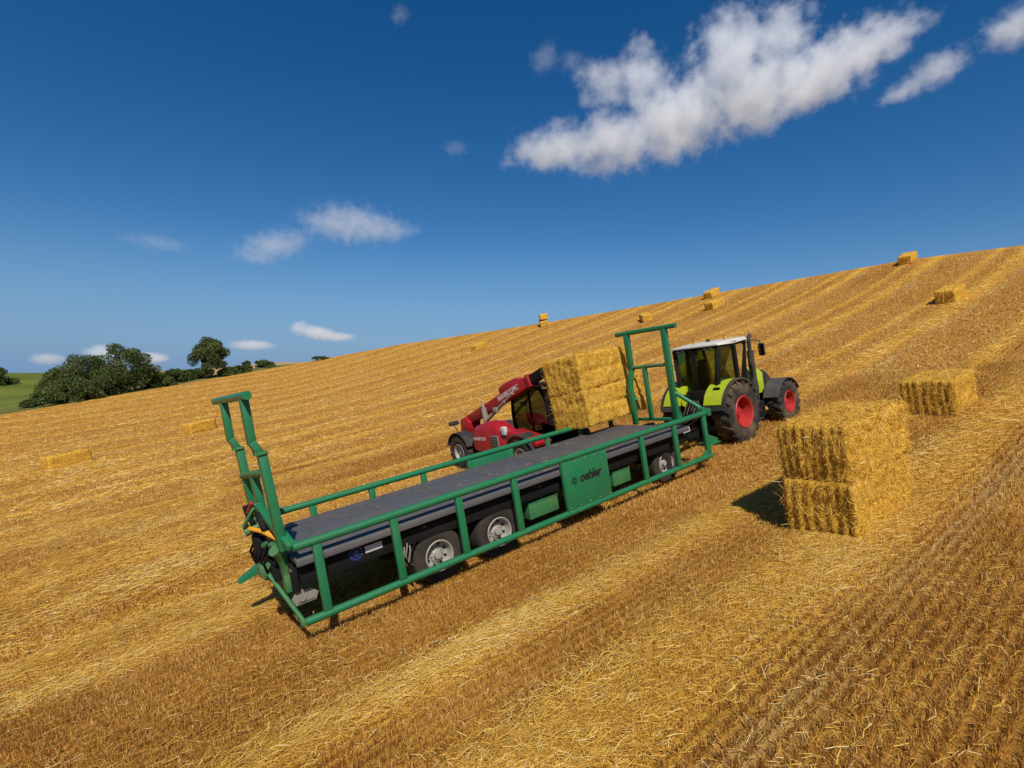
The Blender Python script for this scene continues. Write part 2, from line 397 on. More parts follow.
def build_ground():
    half = math.radians(53)
    azs = np.concatenate([AZ0 + np.linspace(-half, half, 620), AZ0 + np.linspace(half, 2 * math.pi - half, 92)[1:-1]])
    s1 = np.geomspace(.022, 1, 430); s1[0] = .0005
    s2 = np.linspace(0, 1, 42)[1:]; s3 = np.geomspace(1, 60, 40)[1:]
    nA, nR = len(azs), len(s1) + len(s2) + len(s3)
    aw = AZ0 + (azs - AZ0 + np.pi) % (2 * np.pi) - np.pi
    D = np.interp(aw, _az, _D)
    d = np.concatenate([D[:, None] * s1, D[:, None] + (D2 - D)[:, None] * s2 ** 1.3, D2 * s3[None] * np.ones((nA, 1))], 1)
    A = np.repeat(aw[:, None], nR, 1)
    X = CAMF[0] + d * np.cos(A); Y = CAMF[1] + d * np.sin(A); Z = h_polar(A, d)
    m = (d < D[:, None] * .999)
    sw = swath(X, Y)
    Z = Z + m * (.05 * sw * np.clip(d / 6, 0, 1) + .014 * nz(X, Y, 2.4, 21) + .012 * nz(X, Y, 7, 22))
    V = np.stack([X, Y, Z], -1).reshape(-1, 3)
    i = np.arange(nA)[:, None]; j = np.arange(nR - 1)[None]; i2 = (i + 1) % nA
    F = np.stack([i * nR + j, i * nR + j + 1, i2 * nR + j + 1, i2 * nR + j], -1)
    mi = np.zeros((nA, nR - 1), int)
    c = CR @ np.stack([np.cos(aw), np.sin(aw), np.full(nA, .03)]); pxs = np.where(c[2] > .05, 512 + FPX * c[0] / np.maximum(c[2], .05), 1e4)
    lft = (pxs < 345)[:, None]; jj = np.arange(nR - 1)[None]
    n1 = len(s1) - 1
    mi = np.where(lft & (jj >= n1), np.where((pxs < 128)[:, None], 2, 3), 0)
    mi = np.where(lft & (jj >= n1) & (jj < n1 + 9), 1, mi)
    mi = np.where(~lft & (jj >= n1 + 30), 3, mi)
    me = mesh_np('ground', V, F.reshape(-1, 4))
    for k in ('field', 'verge', 'meadow', 'farfield'): me.materials.append(M[k])
    me.polygons.foreach_set('material_index', mi.ravel().astype(np.int32)); me.polygons.foreach_set('use_smooth', np.ones(len(me.polygons), bool))
    o = bpy.data.objects.new('ground', me); COL.objects.link(o); o.matrix_world = FM
    o['kind'] = 'structure'; o['label'] = 'sloping harvested stubble field running up to the skyline'
for _pts, _w in (([(-40, 660), (20, 610), (60, 570), (120, 545), (180, 520), (212, 497), (205, 482), (160, 478), (100, 490)], .62), ([(-40, 700), (60, 655), (150, 620), (230, 596)], .45), ([(-20, 560), (60, 530), (140, 512), (200, 496)], .5), ([(-20, 520), (60, 492), (150, 468), (230, 450), (330, 430)], .6)):
    TRACKS.append(([tuple(hit(a, b)[:2]) for a, b in _pts], _w))
M['field'] = field_mat()
M['verge'] = grassland('dry_verge_grass', (.05, .065, .015), (.12, .12, .03), (.26, .20, .06))
M['meadow'] = grassland('green_meadow', (.055, .075, .012), (.12, .14, .02), (.22, .20, .04))
M['farfield'] = grassland('far_tan_field', (.30, .19, .08), (.38, .25, .11), (.44, .31, .14))
build_ground()

def scatter(n, dmin, dmax, half=math.radians(62)):
    az = AZ0 + rng.uniform(-half, half, n); d = np.sqrt(rng.uniform(dmin ** 2, dmax ** 2, n))
    return CAMF[0] + d * np.cos(az), CAMF[1] + d * np.sin(az), d
BOXES = [(6.55, 9.2, -4.4, -3.05)]
def stubble():
    Vs, Fs, Ts, o = [], [], [], 0
    for n, a, b, wd, hh in ((310000, 2.4, 11, .0055, .095), (340000, 11, 26, .010, .105), (290000, 26, 66, .026, .10), (390000, 60, 119, .045, .10)):
        x, y, d = scatter(n, a, b)
        y = np.round(y / .15) * .15 + rng.normal(0, .022, n)
        sw = swath(x, y); keep = rng.uniform(size=n) > .6 * np.clip(sw, 0, 1)
        D = np.interp(np.arctan2(y - CAMF[1], x - CAMF[0]), _az, _D); keep &= d < D - 1
        x, y, d = x[keep], y[keep], d[keep]; n = len(x)
        P0 = np.stack([x, y, ground(x, y) - .03], -1)
        h = hh * rng.uniform(.55, 1.25, n)
        lean = rng.normal(0, .28, (n, 2))
        P1 = P0 + np.stack([lean[:, 0] * h, lean[:, 1] * h, h], -1)
        t = np.clip(rng.normal(.5 if b < 20 else .57 if b < 30 else .68, .22, n) + .20 * nz(x * .4, y, .9, 31) + .16 * nz(x * .5, y, 2.6, 32), 0, 1)
        V, F, T = ribbons('s', np.stack([P0, P1], 1), wd * rng.uniform(.7, 1.4, n), t, None)
        Vs.append(V); Fs.append(F + o); Ts.append(T); o += len(V)
    ob = link('stubble', mesh_np('stubble', np.concatenate(Vs), np.concatenate(Fs), np.concatenate(Ts)), 'stalk'); ob.matrix_world = FM
    tag(ob, 'short orange brown cut stubble standing in rows on the field', 'stubble', None, 'stuff')
def litter():
    Vs, Fs, Ts, o = [], [], [], 0
    for n, a, b, wd, ln in ((800000, 2.4, 12, .0046, .18), (540000, 12, 28, .0085, .23), (400000, 28, 60, .021, .32), (310000, 56, 119, .036, .42)):
        x, y, d = scatter(n, a, b)
        sw = np.clip(swath(x, y), 0, 1); keep = rng.uniform(size=n) < (.05 if b < 20 else .08 if b < 30 else .13) * np.clip(.5 + 1.6 * nz(x * .7, y, 1.6, 77), .1, 1.6) + .95 * sw ** 1.3
        D = np.interp(np.arctan2(y - CAMF[1], x - CAMF[0]), _az, _D); keep &= d < D - 1
        x, y, d, sw = x[keep], y[keep], d[keep], sw[keep]; n = len(x)
        L = ln * rng.uniform(.35, 1.2, n)
        a0 = rng.normal(0, .75, n) + np.where(rng.uniform(size=n) < .3, rng.uniform(-1.6, 1.6, n), 0)
        cv = rng.normal(0, .45, n); pit = rng.normal(.02, .10, n)
        z = ground(x, y) + .05 * sw + rng.uniform(.01, .065, n)
        p1 = np.stack([x, y, z], -1)
        p2 = p1 + np.stack([np.cos(a0), np.sin(a0), pit], -1) * (L / 2)[:, None]
        p3 = p2 + np.stack([np.cos(a0 + cv), np.sin(a0 + cv), pit - .2 * rng.uniform(size=n)], -1) * (L / 2)[:, None]
        t = np.clip(rng.normal(.52 if b < 30 else .6, .26, n) + .25 * nz(x * .5, y, 1.3, 41), 0, 1)
        V, F, T = ribbons('l', np.stack([p1, p2, p3], 1), wd * rng.uniform(.6, 1.3, n), t, None, .45)
        Vs.append(V); Fs.append(F + o); Ts.append(T); o += len(V)
    ob = link('loose_straw', mesh_np('loose_straw', np.concatenate(Vs), np.concatenate(Fs), np.concatenate(Ts)), 'straw'); ob.matrix_world = FM
    tag(ob, 'pale loose straw lying in swaths between the stubble rows', 'straw', None, 'stuff')
stubble(); litter()

# ------------------------------------------------------------------ bales
def bale_mesh(seed, groove=1.0, L=2.35, W=1.15, H=.88, fuzz=3000, res=.06, strings=False, sw=.006):
    hx, hy, hz = L / 2, W / 2, H / 2; bm = bmesh.new()
    def face(o, a, b, na, nb):
        g = [[bm.verts.new(o + a * (i / na) + b * (j / nb)) for j in range(nb + 1)] for i in range(na + 1)]
        for i in range(na):
            for j in range(nb): bm.faces.new((g[i][j], g[i + 1][j], g[i + 1][j + 1], g[i][j + 1]))
    nx, ny, nzz = (max(6, int(v / res)) for v in (L, W, H)); ny = max(ny, 28 if res < .1 else 14)
    V = Vector; X, Y, Z = V((L, 0, 0)), V((0, W, 0)), V((0, 0, H)); o = V((-hx, -hy, 0))
    face(o, Y, X, ny, nx); face(o + Z, X, Y, nx, ny); face(o, X, Z, nx, nzz); face(o + Y, Z, X, nzz, nx); face(o, Z, Y, nzz, ny); face(o + X, Y, Z, ny, nzz)
    bmesh.ops.remove_doubles(bm, verts=bm.verts[:], dist=.004)
    bmesh.ops.recalc_face_normals(bm, faces=bm.faces[:]); bm.normal_update()
    r = .06; q = V((seed * 7.3, seed * 3.1, seed * 1.7)); r2 = random.Random(seed); nf = r2.choice((7, 7, 8)); ph = r2.uniform(0, 1)
    for v in bm.verts:
        c = v.co; cc = V((c.x, c.y, c.z - hz)); inn = V((max(-hx + r, min(hx - r, cc.x)), max(-hy + r, min(hy - r, cc.y)), max(-hz + r, min(hz - r, cc.z))))
        df = cc - inn; nrm = df.normalized() if df.length > 1e-6 else V((0, 0, 1))
        p = inn + nrm * r
        dsp = .022 * mnoise.noise(p * 1.3 + q) + .036 * mnoise.noise(p * 3 + q) + .026 * mnoise.noise(p * 9 + q) + .014 * mnoise.noise(p * 23 + q)
        if abs(nrm.x) > .55:      # ends: the flakes show as upright ridges
            yy = cc.y / W + .5 + .05 * mnoise.noise(p * 2.3 + q) + .02 * mnoise.noise(V((cc.y * 6, 3, 1)) + q)
            g = abs(math.sin(math.pi * (yy * nf + ph * .2))) ** .55
            dsp += groove * (-.075 + .10 * g) * (.75 + .9 * mnoise.noise(p * 4 + q))
        elif abs(nrm.y) > .55:
            kx = (cc.x / .31) % 1 - .5; kz = (cc.z - .10 * 0) / .05
            dsp -= .11 * math.exp(-(kx / .22) ** 2 - kz * kz) * (.5 + .8 * mnoise.noise(V((round(cc.x / .31) * 2.3, 1, 2)) + q))
            if strings: dsp -= .028 * math.exp(-((cc.z) / .04) ** 2) + .006 * math.exp(-((abs(cc.z) - .22) / .02) ** 2)
        v.co = p + nrm * dsp; v.co.z += hz; v.co.z = max(v.co.z, -.01)
    bm.normal_update()
    me0 = bpy.data.meshes.new('b'); bm.to_mesh(me0)
    n = len(me0.vertices); co = np.zeros(n * 3); me0.vertices.foreach_get('co', co); co = co.reshape(-1, 3)
    nf_ = len(me0.polygons); cen = np.zeros(nf_ * 3); me0.polygons.foreach_get('center', cen); cen = cen.reshape(-1, 3)
    nr = np.zeros(nf_ * 3); me0.polygons.foreach_get('normal', nr); nr = nr.reshape(-1, 3)
    Q = np.array([list(p.vertices) for p in me0.polygons if len(p.vertices) == 4])
    bm.free(); g = np.random.default_rng(seed)
    idx = g.integers(0, nf_, fuzz); b0 = cen[idx] + g.normal(0, res * .5, (fuzz, 3)) * (1 - np.abs(nr[idx]))
    tang = g.normal(size=(fuzz, 3)); tang[:, 2] *= .8
    endf = np.abs(nr[idx][:, 0]) > .6; tang[endf, 2] *= 2.2
    tang -= nr[idx] * (tang * nr[idx]).sum(1)[:, None]; tang /= np.linalg.norm(tang, axis=1)[:, None]
    out = np.abs(g.normal(.08, .22, fuzz)); ln = g.uniform(.04, .13, fuzz)
    wild = g.uniform(size=fuzz) < .07; ln[wild] *= 1.7; out[wild] += .45
    p0 = b0 + nr[idx] * .004 - nr[idx] * .006; p1 = b0 + (tang + nr[idx] * out[:, None]) * ln[:, None] * .5 + nr[idx] * .006; p2 = p1 + (tang + nr[idx] * (out * .4)[:, None] + g.normal(0, .25, (fuzz, 3))) * ln[:, None] * .5
    P = np.stack([p0, p1, p2], 1); P[:, :, 2] = np.maximum(P[:, :, 2], .002)
    t = np.clip(g.normal(.58, .22, fuzz), 0, 1)
    Vr, Fr, T = ribbons('f', P, sw * g.uniform(.6, 1.3, fuzz), t, None)
    me = mesh_np('straw_bale', np.concatenate([co, Vr]), np.concatenate([Q, Fr + n]), np.concatenate([np.zeros(len(Q)), T]))
    me.materials.append(M['bale']); me.materials.append(M['balestraw'])
    me.polygons.foreach_set('material_index', np.concatenate([np.zeros(len(Q)), np.ones(len(Fr))]).astype(np.int32))
    me.polygons.foreach_set('use_smooth', np.ones(len(me.polygons), bool)); bpy.data.meshes.remove(me0); return me
def bale(label, F, rz=0, me=None, seed=1, tilt=None, group='straw bales lying in the field', **kw):
    me = me or bale_mesh(seed, **kw)
    o = bpy.data.objects.new('straw_bale', me); COL.objects.link(o); place(o, F, rz, False, tilt); return tag(o, label, 'straw bale', group)
SX, SY = 7.68, -3.96
SK = dict(fuzz=11000, groove=1.2, L=2.18, W=1.12, H=.90)
bale('lower straw bale of the two stacked beside the trailer, topped by another bale', (SX, SY, -.01), -.01, seed=3, **SK, group='straw bales stacked beside the trailer')
bale('upper straw bale resting on another bale beside the tractor and trailer', (SX + .12, SY + .02, .885), -.03, seed=5, **SK, group='straw bales stacked beside the trailer')
HZ = math.radians(7)
HT = Matrix.Rotation(math.radians(-5.5), 4, 'X')
HB = Vector((8.86, 2.70, 1.46))
bale('lower straw bale lying on the forks of the red telehandler over the deck', HB, HZ, seed=8, fuzz=9000, tilt=HT, strings=True, L=2.62, W=1.28, H=.96, groove=.35, group='straw bales held up by the telehandler')
up = HT @ Vector((.0, .03, .965))
bale('upper straw bale held by the telehandler on top of another bale', HB + Vector(up), HZ + .012, seed=9, fuzz=9000, tilt=HT, strings=True, L=2.62, W=1.28, H=.96, groove=.35, group='straw bales held up by the telehandler')
far_m = [bale_mesh(20 + i, groove=1.7, fuzz=900, res=.12, sw=.02) for i in range(3)]
def far_bale(label, px, py, rz=0, i=0, dz=0, group='straw bales lying in the field'):
    p = hit(px, py); x, y = p[0] + .2, p[1] + .2
    bale(label, (x, y, float(ground(x, y)) - .02 + dz), rz, me=far_m[i], tilt=slope_tilt(x, y, rz), group=group); return x, y
_p, _q = hit(908, 416), hit(961, 415.5); _a = math.atan2(_p[1] - _q[1], _p[0] - _q[0]) - math.pi / 2; BX, BY = (_p[0] + _q[0]) / 2 + .86 * math.cos(_a), (_p[1] + _q[1]) / 2 + .86 * math.sin(_a)
print('b5', _p, _q, _a, BX, BY)
b5 = bale('lone straw bale with ribbed end lying upslope behind the two stacked bales', (BX, BY, float(ground(BX, BY)) - .02), -.03, seed=12, fuzz=9000, L=1.72, W=1.27, H=.98, tilt=slope_tilt(BX, BY))
far_bale('small straw bale far up the slope on the right, below the skyline', 954, 300.5, 0, 0)
far_bale('straw bale sitting on the skyline at the upper right of the hill', 910, 262.5, .05, 1)
far_bale('straw bale on the skyline straight above the tractor cab', 713, 297, .1, 2)
far_bale('straw bale just below the skyline bale above the tractor cab', 716, 308, 0, 0)
far_bale('small straw bale on the slope seen above the front gate of the trailer', 646.5, 321, .85, 1)
x, y = far_bale('lower straw bale of the pair standing on the skyline left of the front gate', 544, 326, .9, 2, group='straw bales stacked on the skyline')
bale('upper straw bale of the pair standing on the skyline left of the front gate', (x + .1, y, float(ground(x, y)) + .86), .93, me=far_m[0], group='straw bales stacked on the skyline')
far_bale('straw bale low on the hill above the raised red boom', 479, 350, .35, 1)
far_bale('straw bale lying in the hollow behind the top of the rear gate', 198, 432, .5, 2)
far_bale('straw bale lying in the field at the far left, below the trees', 64, 467, .45, 0)
#PART2
# ------------------------------------------------------------------ lettering
def text_mesh(txt, size, shear=0.0, depth=.002, bold=0.0, space=1.0):
    cu = bpy.data.curves.new('t', 'FONT'); cu.body = txt; cu.size = size; cu.shear = shear; cu.extrude = depth; cu.offset = bold
    cu.align_x = 'CENTER'; cu.align_y = 'CENTER'; cu.space_character = space; cu.resolution_u = 3
    o = bpy.data.objects.new('t', cu); COL.objects.link(o); dg = bpy.context.evaluated_depsgraph_get()
    me = bpy.data.meshes.new_from_object(o.evaluated_get(dg)); bpy.data.objects.remove(o); bpy.data.curves.remove(cu)
    return me
def lettering(name, txt, size, mtx, mat, parent, **kw):
    me = text_mesh(txt, size, **kw); me.transform(mtx); me.materials.clear(); return link(name, me, mat, parent)
RX90 = Matrix.Rotation(math.pi / 2, 4, 'X')
T_ = Matrix.Translation

# ------------------------------------------------------------------ wheels
def tyre(mb, o, R, W, rimr, lugs=0, lugh=.035, n=44):
    """tyre about the y axis; o = centre"""
    h = W / 2; s = R - rimr
    prof = [(rimr, -h * .80), (rimr + s * .12, -h * .93), (rimr + s * .5, -h), (rimr + s * .85, -h * .93), (R - .02 * R, -h * .80), (R, -h * .55), (R * 1.003, 0),
            (R, h * .55), (R - .02 * R, h * .80), (rimr + s * .85, h * .93), (rimr + s * .5, h), (rimr + s * .12, h * .93), (rimr, h * .80)]
    mb.lathe(prof, o, (0, 1, 0), n, True)
    o = Vector(o)
    for k in range(lugs):
        for sd in (-1, 1):
            vs = []
            a0 = 2 * math.pi * (k + (.5 if sd > 0 else 0)) / lugs
            for (yy, da) in ((.04, .0), (.55, .085), (.97, .19)):
                w = .042 if yy < .9 else .055
                for rr in (R * .985, R + lugh) if yy < .9 else (R * .90, R + lugh * .2):
                    for e in (-w, w):
                        a = a0 + (da + e * .9 * (1.0 / max(.5, R)))
                        vs.append(o + Vector((rr * math.cos(a), sd * yy * h, rr * math.sin(a))))
            fs = []
            for i in (0, 4): fs += [(i, i + 1, i + 5, i + 4), (i + 2, i + 6, i + 7, i + 3), (i, i + 4, i + 6, i + 2), (i + 1, i + 3, i + 7, i + 5)]
            fs += [(0, 2, 3, 1), (8, 9, 11, 10)]
            mb.add(vs, fs)
def rim(mb, o, r, W, side, dish=.45, n=36, hub=.25, bolts=8):
    """outer face towards side (-1 / +1 along y)"""
    h = W / 2 * side
    prof = [(r * 1.02, h * .84), (r * .97, h * .93), (r * .90, h * .86), (r * .86, h * .60), (r * .78, h * (.6 - dish)), (r * .55, h * (.55 - dish)), (r * hub * 1.3, h * (.72 - dish)), (r * hub, h * (.78 - dish)), (r * hub * .9, h * (1.05 - dish)), (0.0, h * (1.08 - dish))]
    mb.lathe(prof, o, (0, 1, 0), n, False, False); mb.lathe([(r * 1.0, -h * .82), (r * .6, -h * .4), (0, -h * .4)], o, (0, 1, 0), n, False, False)
    for k in range(bolts):
        a = 2 * math.pi * k / bolts; c = Vector(o) + Vector((r * .42 * math.cos(a), h * (.62 - dish), r * .42 * math.sin(a)))
        mb.tube(c, c + Vector((0, h * .16, 0)), r * .045, 6)
def holes(mb, o, r, W, side, dish, k, rad, rr=.68):
    h = W / 2 * side; n0 = len(mb.f)
    for i in range(k):
        a = 2 * math.pi * (i + .5) / k; c = Vector(o) + Vector((r * rr * math.cos(a), h * (.575 - dish), r * rr * math.sin(a)))
        mb.tube(c - Vector((0, h * .02, 0)), c + Vector((0, h * .05, 0)), rad, 10)
    return n0

# ------------------------------------------------------------------ flatbed bale trailer
G0 = .38          # height of the lower rail above the field
TW = 2.70
tr = thing('bale_trailer', 'long green bale trailer with grey deck, tubular side frames and end gates', 'trailer', (0, 0, 0))
ZL, ZH = G0, G0 + 1.085
B = 1.2
d = MB(); d.bb(-.30, 9.05, .09, 2.44, 1.19, 1.275, .015); d.bb(-.30, 9.05, .045, .11, 1.15, 1.268, .02); d.bb(-.30, 9.05, 2.42, 2.48, 1.15, 1.268, .02); d.build('deck', 'deck', tr)
m = MB()
for yy in (.42, 2.1): m.bb(-.25, 9.0, yy - .03, yy + .03, 1.2755, 1.287, .004)
for k in range(8): m.bb(.3 + k * 1.2, .32 + k * 1.2, .46, 2.06, 1.2755, 1.280, .002)
m.build('deck_rib', 'deck', tr)
c = MB(); c.bb(-.25, 9.0, .20, .27, .84, 1.185, .01); c.bb(-.25, 9.0, 2.3, 2.37, .84, 1.185, .01)
for yy in (.85, 1.85): c.bb(-.2, 9.9, yy - .07, yy + .07, .68, 1.18, .015)
for xx in np.arange(0.0, 9.0, 1.2): c.bb(xx - .05, xx + .05, .27, 2.30, 1.0, 1.18, .01)
c.bb(-.34, -.25, .3, 2.4, .72, 1.16, .015); c.bb(9.0, 9.06, .3, 2.3, .8, 1.16, .01)
c.bb(1.3, 4.0, .95, 1.75, .55, .80, .03)
c.build('chassis', 'black', tr)
for xx in (2.0, 3.27):
    sp = MB(); sp.tube((xx, .35, .47), (xx, 2.35, .47), .065, 12); sp.bar((xx - .55, .95, .72), (xx + .55, .95, .72), .08, .06); sp.bar((xx - .55, 1.75, .72), (xx + .55, 1.75, .72), .08, .06)
    sp.bb(xx - .06, xx + .06, .89, 1.01, .45, .75, .01); sp.bb(xx - .06, xx + .06, 1.69, 1.81, .45, .75, .01); sp.build('axle', 'black', tr)
sp = MB(); sp.tube((8.4, .4, .47), (8.4, 2.3, .47), .065, 12); sp.lathe([(.55, 0), (.55, .06), (.5, .08), (0, .08)], (8.4, 1.35, .70), (0, 0, 1), 28); sp.bb(8.3, 8.5, 1.25, 1.45, .45, .72, .02)
sp.build('axle', 'black', tr)
WR = .475
for xx in (2.0, 3.27, 8.38):
    for yy, sd in ((.40, -1), (2.30, 1)):
        if xx > 8: yy = .52 if sd < 0 else 2.18
        t = MB(); tyre(t, (xx, yy, WR), WR, .40, .265, 0)
        for k in range(5): t.lathe([(WR * 1.006, -.012), (WR * 1.012, 0), (WR * 1.006, .012), (WR * .985, 0)], (xx, yy - .13 + .065 * k, WR), (0, 1, 0), 44, True)
        tw = t.build('wheel', 'rubber', tr)
        r = MB(); rim(r, (xx, yy, WR), .265, .40, sd, .40, 32, .26, 10); n0 = holes(r, (xx, yy, WR), .265, .40, sd, .40, 8, .028); r.build('rim', 'silver', tw, mat2=(n0, 'decal'))
for ya, yb in ((.2, .6), (2.1, 2.5)):
    xx = 2.0; mg = MB(); A_ = range(130, 205, 9)
    P = [(xx + .56 * math.cos(math.radians(a)), WR + .56 * math.sin(math.radians(a))) for a in A_]; P2 = [(xx + .545 * math.cos(math.radians(a)), WR + .545 * math.sin(math.radians(a))) for a in A_]
    mg.prism(P + P2[::-1], ya, yb); mg.build('mudguard', 'black', tr)
for k, (dx, dz) in enumerate(((0, 0), (.06, .05), (.1, -.04))):
    MB().path([(1.40 + dx, .24, .95 + dz), (1.38 + dx, .2, .8 + dz), (1.33 + dx, .22, .62 + dz), (1.42 + dx, .3, .5 + dz)], .014, 7).build('brake_hose', 'steel', tr)
def chaff():
    n = 800; x = np.concatenate([rng.normal(5.2, .9, n // 2), rng.uniform(-.2, 9, n // 2)]); y = np.concatenate([rng.normal(.55, .3, n // 2), rng.uniform(.15, 2.4, n // 2)])
    k = (y > .12) & (y < 2.42) & (x < 9) & (x > -.25); x, y = x[k], y[k]; n = len(x); a = rng.uniform(0, 6.28, n); L = rng.uniform(.04, .16, n)
    p1 = np.stack([x, y, rng.uniform(1.279, 1.29, n)], -1); p2 = p1 + np.stack([np.cos(a) * L, np.sin(a) * L, rng.uniform(-.002, .012, n)], -1)
    V, F, T = ribbons('c', np.stack([p1, p2], 1), rng.uniform(.003, .007, n), rng.uniform(0, .9, n), None)
    o = link('chaff', mesh_np('chaff', V, F, T), 'stalk'); o.matrix_world = FM; tag(o, 'brown chaff and short straw strewn over the grey trailer deck', 'chaff', None, 'stuff')
chaff()
# side frames
def side_frame(y, near):
    R = .064
    f = MB()
    x0, x1 = -.32, (9.80 if near else 9.7)
    f.tube((x0, y, ZH), (x1, y, ZH), R, 16); f.tube((x0, y, ZL), (x1 - .07, y, ZL), R * .93, 16)
    o = f.build('side_frame', 'green', tr)
    off = 0 if near else .73
    xs = [0, 1.2, 2.4, 3.6, 7.2, 8.4, 9.6] if near else [off + 1.2 * k for k in range(8)]
    for x in xs:
        p = MB(); p.bar((x, y, ZL + .03), (x, y, ZH - .03), .08, .125, .012, (1, 0, 0)); p.build('post', 'green', o)
    px0, px1 = (4.8, 6.0) if near else (4.33, 5.53)
    p = MB(); p.bb(px0 - .04, px1 + .03, y - .035, y + .02, ZL + .03, ZH - .03, .008); p.bb(px0 - .05, px0, y - .045, y + .03, ZL, ZH, .008)
    pn = p.build('side_panel', 'green', o)
    for bx in np.linspace(px0 + .04, px1 - .05, 5):
        for bz in (ZL + .10, ZH - .10): MB().tube((bx, y - .034 if near else y + .02, bz), (bx, y - .044 if near else y + .03, bz), .016, 8).build('bolt', 'steel', o)
    g = MB(); g.prism([(x1 - .08, ZL), (x1 - .08, ZL + .42), (x1 - .18, ZL + .42), (x1 - .22, ZL + .2), (x1 - .45, ZL + .06), (x1 - .45, ZL)], y - .03, y + .03); g.build('gusset', 'green', o, bevel=.006)
    return o
sn = side_frame(0, True); sf = side_frame(TW, False)
# panel writing, emblem
yy = -.0385
sp_ = [o for o in sn.children if o.name.startswith('side_panel')][0]
lettering('lettering', 'oehler', .25, T_((5.48, yy, 1.00)) @ RX90, 'decal', sn, shear=.25, bold=.009, space=.93)
e = MB()
for k in range(8):
    a = 2 * math.pi * k / 8 + .3; r0, r1 = (.03, .075) if k % 2 else (.04, .095)
    cx, cz = 5.03, .985
    p0 = Vector((cx + r0 * math.cos(a), yy, cz + r0 * math.sin(a))); p1 = Vector((cx + r1 * math.cos(a), yy, cz + r1 * math.sin(a)))
    e.bar(p0, p1, .02, .004, 0, (0, 1, 0))
e.lathe([(.04, 0), (.04, .004), (.028, .004), (.028, 0)], (5.03, yy, .985), (0, -1, 0), 20, True)
e.build('emblem', 'decal', sn)
# sticker + type plate on the chassis side
st = MB()
for k in range(12):
    a = 2 * math.pi * k / 12; c_ = Vector((.60, .196, 1.02)) + Vector((.095 * math.cos(a), 0, .095 * math.sin(a)))
    pts = []
    for q in range(10):
        rr = .03 if q % 2 == 0 else .013; b_ = math.pi / 2 + q * math.pi / 5
        pts.append((c_.x + rr * math.cos(b_), c_.z + rr * math.sin(b_)))
    st.prism(pts, .193, .199)
st.lathe([(.055, 0), (.055, .006), (0, .006)], (.60, .199, 1.02), (0, -1, 0), 24)
st.build('star_sticker', 'blue', tr, 'ring of blue stars sticker')
pl = MB(); pl.bb(.745, 1.03, .19, .199, .965, 1.075, .004); plo = pl.build('type_plate', 'plate', tr, 'white type plate')
for x in (1.75, 2.63, 4.3): MB().bb(x, x + .07, .188, .199, 1.03, 1.07, .004).build('side_reflector', 'bark', tr)
# toolboxes under the deck
for x0, x1 in ((4.05, 4.80), (6.44, 7.0)):
    g = MB(); g.bb(x0, x1, .28, .72, G0 + .06, G0 + .36, .015); g.bb(x0 - .01, x1 + .01, .27, .73, G0 + .36, G0 + .385, .006); bo = g.build('toolbox', 'green_worn', tr)
    r = MB(); r.tube(((x0 + x1) / 2, .34, G0 + .38), ((x0 + x1) / 2, .34, G0 + .62), .016, 8); r.build('hanger', 'steel', bo)
# rear gate
yN, yF, yM = .28, 2.02, 1.18
g = MB(); yb0, yb1 = -.02, 2.95
XU, XL = -.54, -.44
ZT = 3.68; ZE1, ZE0 = 2.98, 2.80
g.tube((XU, yb0, ZT), (XU, yb1, ZT), .062, 16)
rg = g.build('rear_gate', 'green', tr)
for y, zb in ((yN, 1.40), (yF, 1.75)):
    m = MB(); m.bar((XU, y, ZT - .03), (XU, y, ZE1), .17, .11, .012, (1, 0, 0)); m.bar((XU, y, ZE1 + .04), (XL, y, ZE0), .19, .10, .012, (1, 0, 0)); m.bar((XL, y, ZE0 + .04), (XL + .05, y, zb), .19, .12, .012, (1, 0, 0)); m.build('gate_post', 'green', rg)
    m = MB(); m.bb(XL - .07, XL + .07, y - .12, y + .12, ZE0 + .02, ZE0 + .06, .006)
    for q in (-.07, 0, .07): m.tube((XL - .08, y + q, ZE0 + .02), (XL - .08, y + q, ZE0 + .08), .022, 8)
    m.build('hinge', 'green_worn', rg)
m = MB(); m.tube((XL, yN, 2.55), (XL, yF + .1, 2.36), .06, 14); m.build('cross_tube', 'green_worn', rg)
m = MB(); m.bar((XL, yM, 2.5), (XL + .04, yM, 1.72), .22, .11, .012, (1, 0, 0)); m.bb(XL - .03, XL + .1, yM - .2, yM + .2, 1.66, 1.72, .01); m.build('gate_post', 'green', rg)
m = MB(); m.bar((-.32, .0, ZH), (-.47, 1.05, 1.98), .13, .10, .012); m.bar((-.47, 1.05, 1.98), (-.47, 1.9, 1.70), .12, .1, .012); m.build('brace', 'green', rg)
m = MB(); m.tube((-.34, .0, ZL), (-.58, .86, 1.06), .032, 10); m.bar((-.34, -.02, ZL), (-.34, .06, ZL), .1, .08, .01); m.build('lower_strut', 'green_worn', rg)
m = MB(); m.tube((-.58, .86, 1.06), (-.42, 1.5, 1.10), .05, 12); m.bb(-.66, -.50, .76, 1.0, .96, 1.14, .02); m.build('swivel', 'green_worn', rg)
m = MB(); m.path([(-.5, .35, 1.42), (-.42, .42, 1.32), (-.36, .5, 1.16), (-.34, .52, .95)], .085, 12); m.bb(-.42, -.3, .42, .62, .72, .98, .02); m.path([(-.5, .95, 1.38), (-.45, .7, 1.44), (-.46, .5, 1.40)], .06, 10); m.build('lift_arm', 'green_worn', rg)
m = MB(); m.tube((-.66, 1.25, 1.66), (-.50, .78, 1.62), .035, 10); m.tube((-.50, .78, 1.62), (-.36, .42, 1.50), .042, 10); m.build('hydraulic_hose', 'yellow', rg, 'yellow sleeved hydraulic hose')
